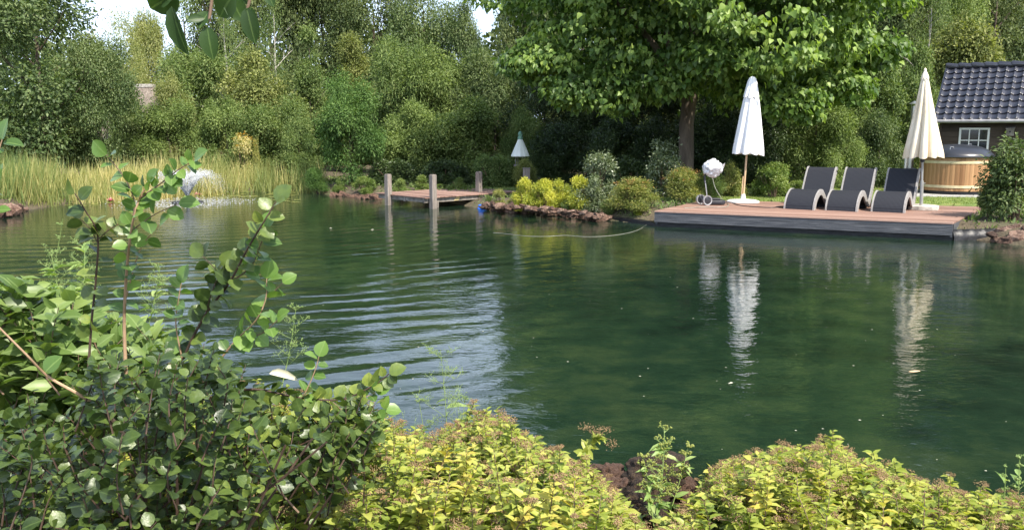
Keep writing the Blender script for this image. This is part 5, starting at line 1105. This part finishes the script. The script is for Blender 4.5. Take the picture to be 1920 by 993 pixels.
# ---- glossy round-leaved shrub, left foreground
rr = np.random.default_rng(65); tw = []; ROOT = np.array((-1.0, 2.15, .5))
GU = [-60, 0, 60, 120, 200, 300, 400, 470, 520, 600, 700, 730]; GV = [760, 770, 730, 700, 650, 620, 630, 690, 745, 740, 735, 760]; GB = [1100, 1100, 1100, 1100, 1100, 1090, 1040, 1000, 950, 870, 830, 790]
for i in range(430):
    u = rr.uniform(-60, 725)**1.0 if i % 4 else rr.uniform(-60, 500); lim = np.interp(u, GU, GV)+rr.uniform(-6, 45); low = np.interp(u, GU, GB); v = lim+(low-lim)*rr.random()**1.1; d = rr.uniform(1.85, 2.65) if u < 520 else rr.uniform(2.2, 2.6)
    e = D(u, v, d); dirv = e-(ROOT+np.array((0, 0, -.2))); dirv /= np.linalg.norm(dirv); dirv = dirv*.8+np.array((rr.normal(0, .3), rr.normal(0, .3), rr.uniform(0, .5))); dirv /= np.linalg.norm(dirv); tw.append((e-dirv*rr.uniform(.11, .22), e, .0024, 1))
twf = list(tw)
tws = []
for i in range(30):
    u = rr.uniform(-20, 640); v = np.interp(u, GU, GV)+rr.uniform(60, 240); e = D(u, v, rr.uniform(1.9, 2.6)); tws.append((ROOT+rr.normal(size=3)*np.array((.12, .1, .02)), e, .0065, .12))
GS = twiggy('glossy_shrub', 'dark glossy round-leaved shrub with tall shoots in the left foreground', 'shrub', -1.0, 2.15, twf+tws, 'glossy', ROUND, .036, .92, .0112, 'darkstem', 66, tm=.48)
# soft upright shoots traced from life: (path, leaf length, spacing)
O = np.array(GS.location)
shoots = [([(236,700,2.2),(233,600,2.2),(238,500,2.15),(248,420,2.1),(262,372,2.1),(278,345,2.1)], .046, .028, .0048, 'paletwig'),
 ([(262,372,2.1),(300,345,2.08),(335,318,2.06),(365,300,2.05)], .042, .014, .0022, 'stem'),
 ([(248,420,2.1),(252,380,2.1),(240,345,2.1),(222,318,2.1),(200,290,2.1)], .046, .024, .0022, 'stem'),
 ([(250,430,2.12),(290,402,2.1),(335,382,2.1)], .048, .06, .0016, 'stem'),
 ([(236,560,2.2),(262,470,2.15),(300,420,2.1)], .040, .09, .0018, 'paletwig'),
 ([(165,700,2.3),(172,600,2.3),(180,520,2.28),(183,440,2.25),(160,395,2.22),(140,362,2.2)], .050, .050, .0038, 'darkstem'),
 ([(183,450,2.25),(205,430,2.25),(222,420,2.25)], .036, .016, .0016, 'darkstem'),
 ([(183,455,2.25),(170,430,2.25),(150,410,2.25)], .042, .022, .0016, 'darkstem'),
 ([(320,760,2.3),(345,670,2.3),(385,590,2.25),(430,530,2.2),(462,470,2.15),(492,420,2.1),(518,378,2.1)], .052, .026, .0046, 'darkstem'),
 ([(430,530,2.2),(470,500,2.2),(490,455,2.15),(500,430,2.15)], .050, .022, .002, 'stem'),
 ([(385,590,2.25),(400,540,2.2),(418,500,2.2)], .050, .022, .0018, 'darkstem'),
 ([(430,530,2.2),(400,500,2.2),(380,480,2.2)], .046, .022, .0018, 'darkstem'),
 ([(400,690,2.25),(440,640,2.25),(480,600,2.2),(498,560,2.2),(500,522,2.2)], .052, .034, .003, 'paletwig'),
 ([(440,640,2.25),(490,625,2.22),(520,600,2.2)], .044, .030, .002, 'stem'),
 ([(500,560,2.2),(515,545,2.2),(530,530,2.2)], .040, .03, .0014, 'stem'),
 ([(345,690,2.3),(330,610,2.28),(335,560,2.25),(340,530,2.25)], .050, .024, .0024, 'paletwig'),
 ([(560,760,2.4),(580,720,2.4),(592,690,2.4),(598,668,2.4)], .046, .03, .002, 'paletwig'),
 ([(280,860,2.4),(370,780,2.4),(460,730,2.4),(560,745,2.4),(640,748,2.4),(700,722,2.4),(730,700,2.4)], .050, .020, .0045, 'darkstem'),
 ([(620,750,2.4),(670,790,2.4),(700,770,2.4),(722,768,2.4)], .046, .022, .002, 'stem'),
 ([(560,745,2.4),(600,800,2.4),(650,830,2.4)], .052, .018, .0022, 'darkstem'),
 ([(640,748,2.4),(680,745,2.4),(705,735,2.4)], .046, .022, .0018, 'paletwig'),
 ([(250,830,2.0),(200,775,2.0),(150,740,1.95),(90,705,1.95),(45,660,1.9),(-30,585,1.9)], .052, .30, .0052, 'paletwig'),
 ([(640,880,2.3),(560,845,2.3),(480,830,2.3),(420,800,2.3)], .045, .05, .0026, 'stem'),
 ([(560,960,2.1),(500,900,2.1),(430,880,2.1),(360,900,2.1)], .050, .03, .003, 'stem'),
 ([(-60,430,1.5),(-20,420,1.5),(-8,385,1.5),(-4,345,1.5)], .036, .034, .002, 'paletwig'),
 ([(-60,330,1.5),(-20,310,1.5),(-4,285,1.5),(4,262,1.5)], .036, .034, .002, 'paletwig')]
for i, (path, L, spc, r, mt) in enumerate(shoots):
    rs = np.random.default_rng(400+i); C = catmull([D(*p) for p in path], 6); b = MB(); b.tube([c-O for c in C], list(np.linspace(r, max(.0009, r*.35), len(C))), 7)
    st_ = b.build('shoot', M[mt], GS, smooth=True); seg = np.linalg.norm(np.diff(np.array(C), axis=0), axis=1); S = np.concatenate([[0], np.cumsum(seg)]); tot = S[-1]
    LP = []; LD = []; LN = []; LL = []; LT = []; s = tot*(.12 if i > 0 else .3) + rs.uniform(0, spc); side = 1
    while s < tot+.001:
        k = min(len(C)-2, int(np.searchsorted(S, s)-1)); k = max(k, 0); c = C[k]+(C[k+1]-C[k])*((s-S[k])/max(seg[k], 1e-6)); ax = (C[k+1]-C[k])/max(seg[k], 1e-6)
        o = np.cross(ax, (0, -1, .3)); o /= np.linalg.norm(o)+1e-6; side = -side; a = rs.uniform(-.9, .9); o = o*side*cos(a)+np.cross(ax, o)*sin(a); big = rs.uniform(.7, 1.15)
        LP.append(c+o*.003); LD.append(o+ax*rs.uniform(.2, .8)+np.array((0, 0, rs.uniform(-.35, .25)))); LN.append(np.array((rs.normal(0, .5), rs.normal(-.35, .5), .75))); LL.append(L*big*.88); LT.append(rs.uniform(.15, .95)); s += spc*.66*rs.uniform(.5, 1.5)
    tipd = C[-1]-C[-2]; tipd /= np.linalg.norm(tipd); LP.append(C[-1]); LD.append(tipd+rs.normal(0, .15, 3)); LN.append(np.array((rs.normal(0, .4), -.6, .6))); LL.append(L*1.05); LT.append(.6)
    V, T, ti, R = leafset(LP, LD, LN, LL, .98, LT, ROUND, O); link('foliage', npmesh('shoot_leaves', V, T, ti, R, True), M['soft' if mt != 'darkstem' else 'glossy'], GS)
# bleached leaf lying on the twigs
V, T, ti, R = leaves(np.array([(0, 0, 0.)]), np.array([(1, .1, -.18)]), np.array([(.25, -.75, .55)]), .085, .42, .5, leaf_template([(0,0),(.1,.2),(.3,.34),(.6,.32),(.85,.18),(1,0)], .9, .35))
props(link('dry_leaf', npmesh('dry_leaf', V, T, ti, R, True), M['wilt'], loc=D(505, 700, 2.42)), 'bleached pale leaf lying on top of the glossy shrub', 'leaf')
# ---- hanging branch at the top left
O = D(400, -60, 1.25); hb = thing('hanging_branch', 'leafy branch hanging into the picture at the top left', 'branch', tuple(float(c) for c in O)); b = MB()
br = [[(560,-90,1.25),(470,-30,1.25),(380,-25,1.25),(300,-30,1.25)], [(470,-30,1.25),(468,0,1.25),(462,22,1.25)], [(400,-25,1.25),(396,10,1.25),(392,40,1.25)], [(470,-30,1.25),(440,-10,1.25),(420,2,1.25)], [(300,-30,1.25),(310,-12,1.25),(322,0,1.25)]]
for q in br: b.tube([c-O for c in catmull([D(*p) for p in q], 5)], .0022, 6)
b.build('twig', M['stem'], hb, smooth=True)
lv = [((330,-14),(280,22),60,.9),((322,12),(345,105),0,.42),((322,0),(300,-2),0,.9),((352,38),(384,33),0,.62),((388,50),(398,112),10,.62),((392,22),(372,48),0,.8),((438,-12),(408,34),20,.85),((430,-8),(455,40),-10,.8),((462,15),(478,82),0,.55),((470,12),(462,72),30,.5),((500,-20),(512,12),0,.7),((400,-40),(385,-5),0,.8),((440,-30),(470,10),0,.6)]
rs = np.random.default_rng(500); LP = []; LD = []; LN = []; LL = []; WW = []
for (a, e, tl, wd) in lv:
    A = D(*a, 1.25+rs.uniform(-.02, .02)); E_ = D(*e, 1.25+rs.uniform(-.02, .02)); LP.append(A-O); LD.append(E_-A); LL.append(np.linalg.norm(E_-A)); s_ = radians(tl)+rs.normal(0, .25); LN.append((sin(s_), -cos(s_), .15)); WW.append(wd)
V, T, ti, R = leaves(np.array(LP), np.array(LD), np.array(LN), np.array(LL), np.array(WW), rs.uniform(.1, .45, len(LP)), ROUND)
link('foliage', npmesh('hanging_leaves', V, T, ti, R, True), M['hang'], hb)
# ---- drifting debris on the water
for (u, v, r, lb) in ((1715,697,.05,'tan leaf floating on the dark water at the right'),(1370,719,.02,'small fleck floating in the middle right of the pond'),(698,431,.035,'pale fleck floating left of the rope'),(620,428,.03,'pale fleck floating below the left bank')):
    p = G(u, v); b = MB(); m = 9; b.add([(r*(1+.3*sin(j*2.3))*cos(2*pi*j/m), r*.45*(1+.2*sin(j*1.3))*sin(2*pi*j/m), .006+.004*sin(j)) for j in range(m)]+[(0, 0, .016)], [(j, (j+1) % m, m) for j in range(m)])
    props(b.build('floating_leaf', M['wilt'] if u != 1715 else M['polewood'], loc=p), lb, 'leaf')
rng = np.random.default_rng(91); b = MB()
for i in range(60):
    u = rng.uniform(980, 1910) if i % 3 else rng.uniform(560, 1300); v = rng.uniform(500, 900); p = G(u, v); r = rng.uniform(.003, .009); a = rng.uniform(0, 6); m = 6
    if sdist(np.array([p[0]]), np.array([p[1]]))[0] > -.1: continue
    b.add([(p[0]+r*(1.5 if j % 2 else .8)*cos(a+j*pi/3), p[1]+r*sin(a+j*pi/3), .004) for j in range(m)], [tuple(range(m))])
props(b.build('floating_specks', M['wilt']), 'tiny pale specks of fluff drifting on the dark water', 'debris', kind='stuff')
# ---- leaf litter and ground cover on the near bank and beds
rng = np.random.default_rng(88); n = 9000; x = rng.uniform(-4, 4, n); y = rng.uniform(1.2, 5.2, n); s = sdist(x, y); ok = s > .05; x = x[ok]; y = y[ok]; n = len(x)
V, T, t, R = leaves(np.stack([x, y, terrain(x, y)+.01], 1), nrm(np.stack([rng.normal(size=n), rng.normal(size=n), rng.uniform(0, 1.2, n)], 1)), nrm(np.stack([rng.normal(0, .3, n), rng.normal(0, .3, n), np.ones(n)], 1)), rng.uniform(.03, .07, n), .6, rng.random(n), TQ)
props(link('ground_cover', npmesh('ground_cover', V, T, t, R), M['olive']), 'low leafy ground cover under the near shrubs', 'ground cover', kind='stuff')
n = 30000; x = rng.uniform(-14, 14, n); y = rng.uniform(16, 32, n); s = sdist(x, y); ok = (s > .1) & ~inpoly(x, y, lawnp) & ~inpoly(x, y, [PFL, PFR, PBR, PBL]); x = x[ok]; y = y[ok]; n = len(x)
V, T, t, R = leaves(np.stack([x, y, terrain(x, y)+.0], 1), nrm(np.stack([rng.normal(size=n), rng.normal(size=n), rng.uniform(.3, 1.6, n)], 1)), rdir(rng, n), rng.uniform(.06, .16, n), .4, rng.random(n), TQ)
props(link('ground_cover', npmesh('ground_cover', V, T, t, R), M['green']), 'low green ground cover in the beds across the pond', 'ground cover', kind='stuff')
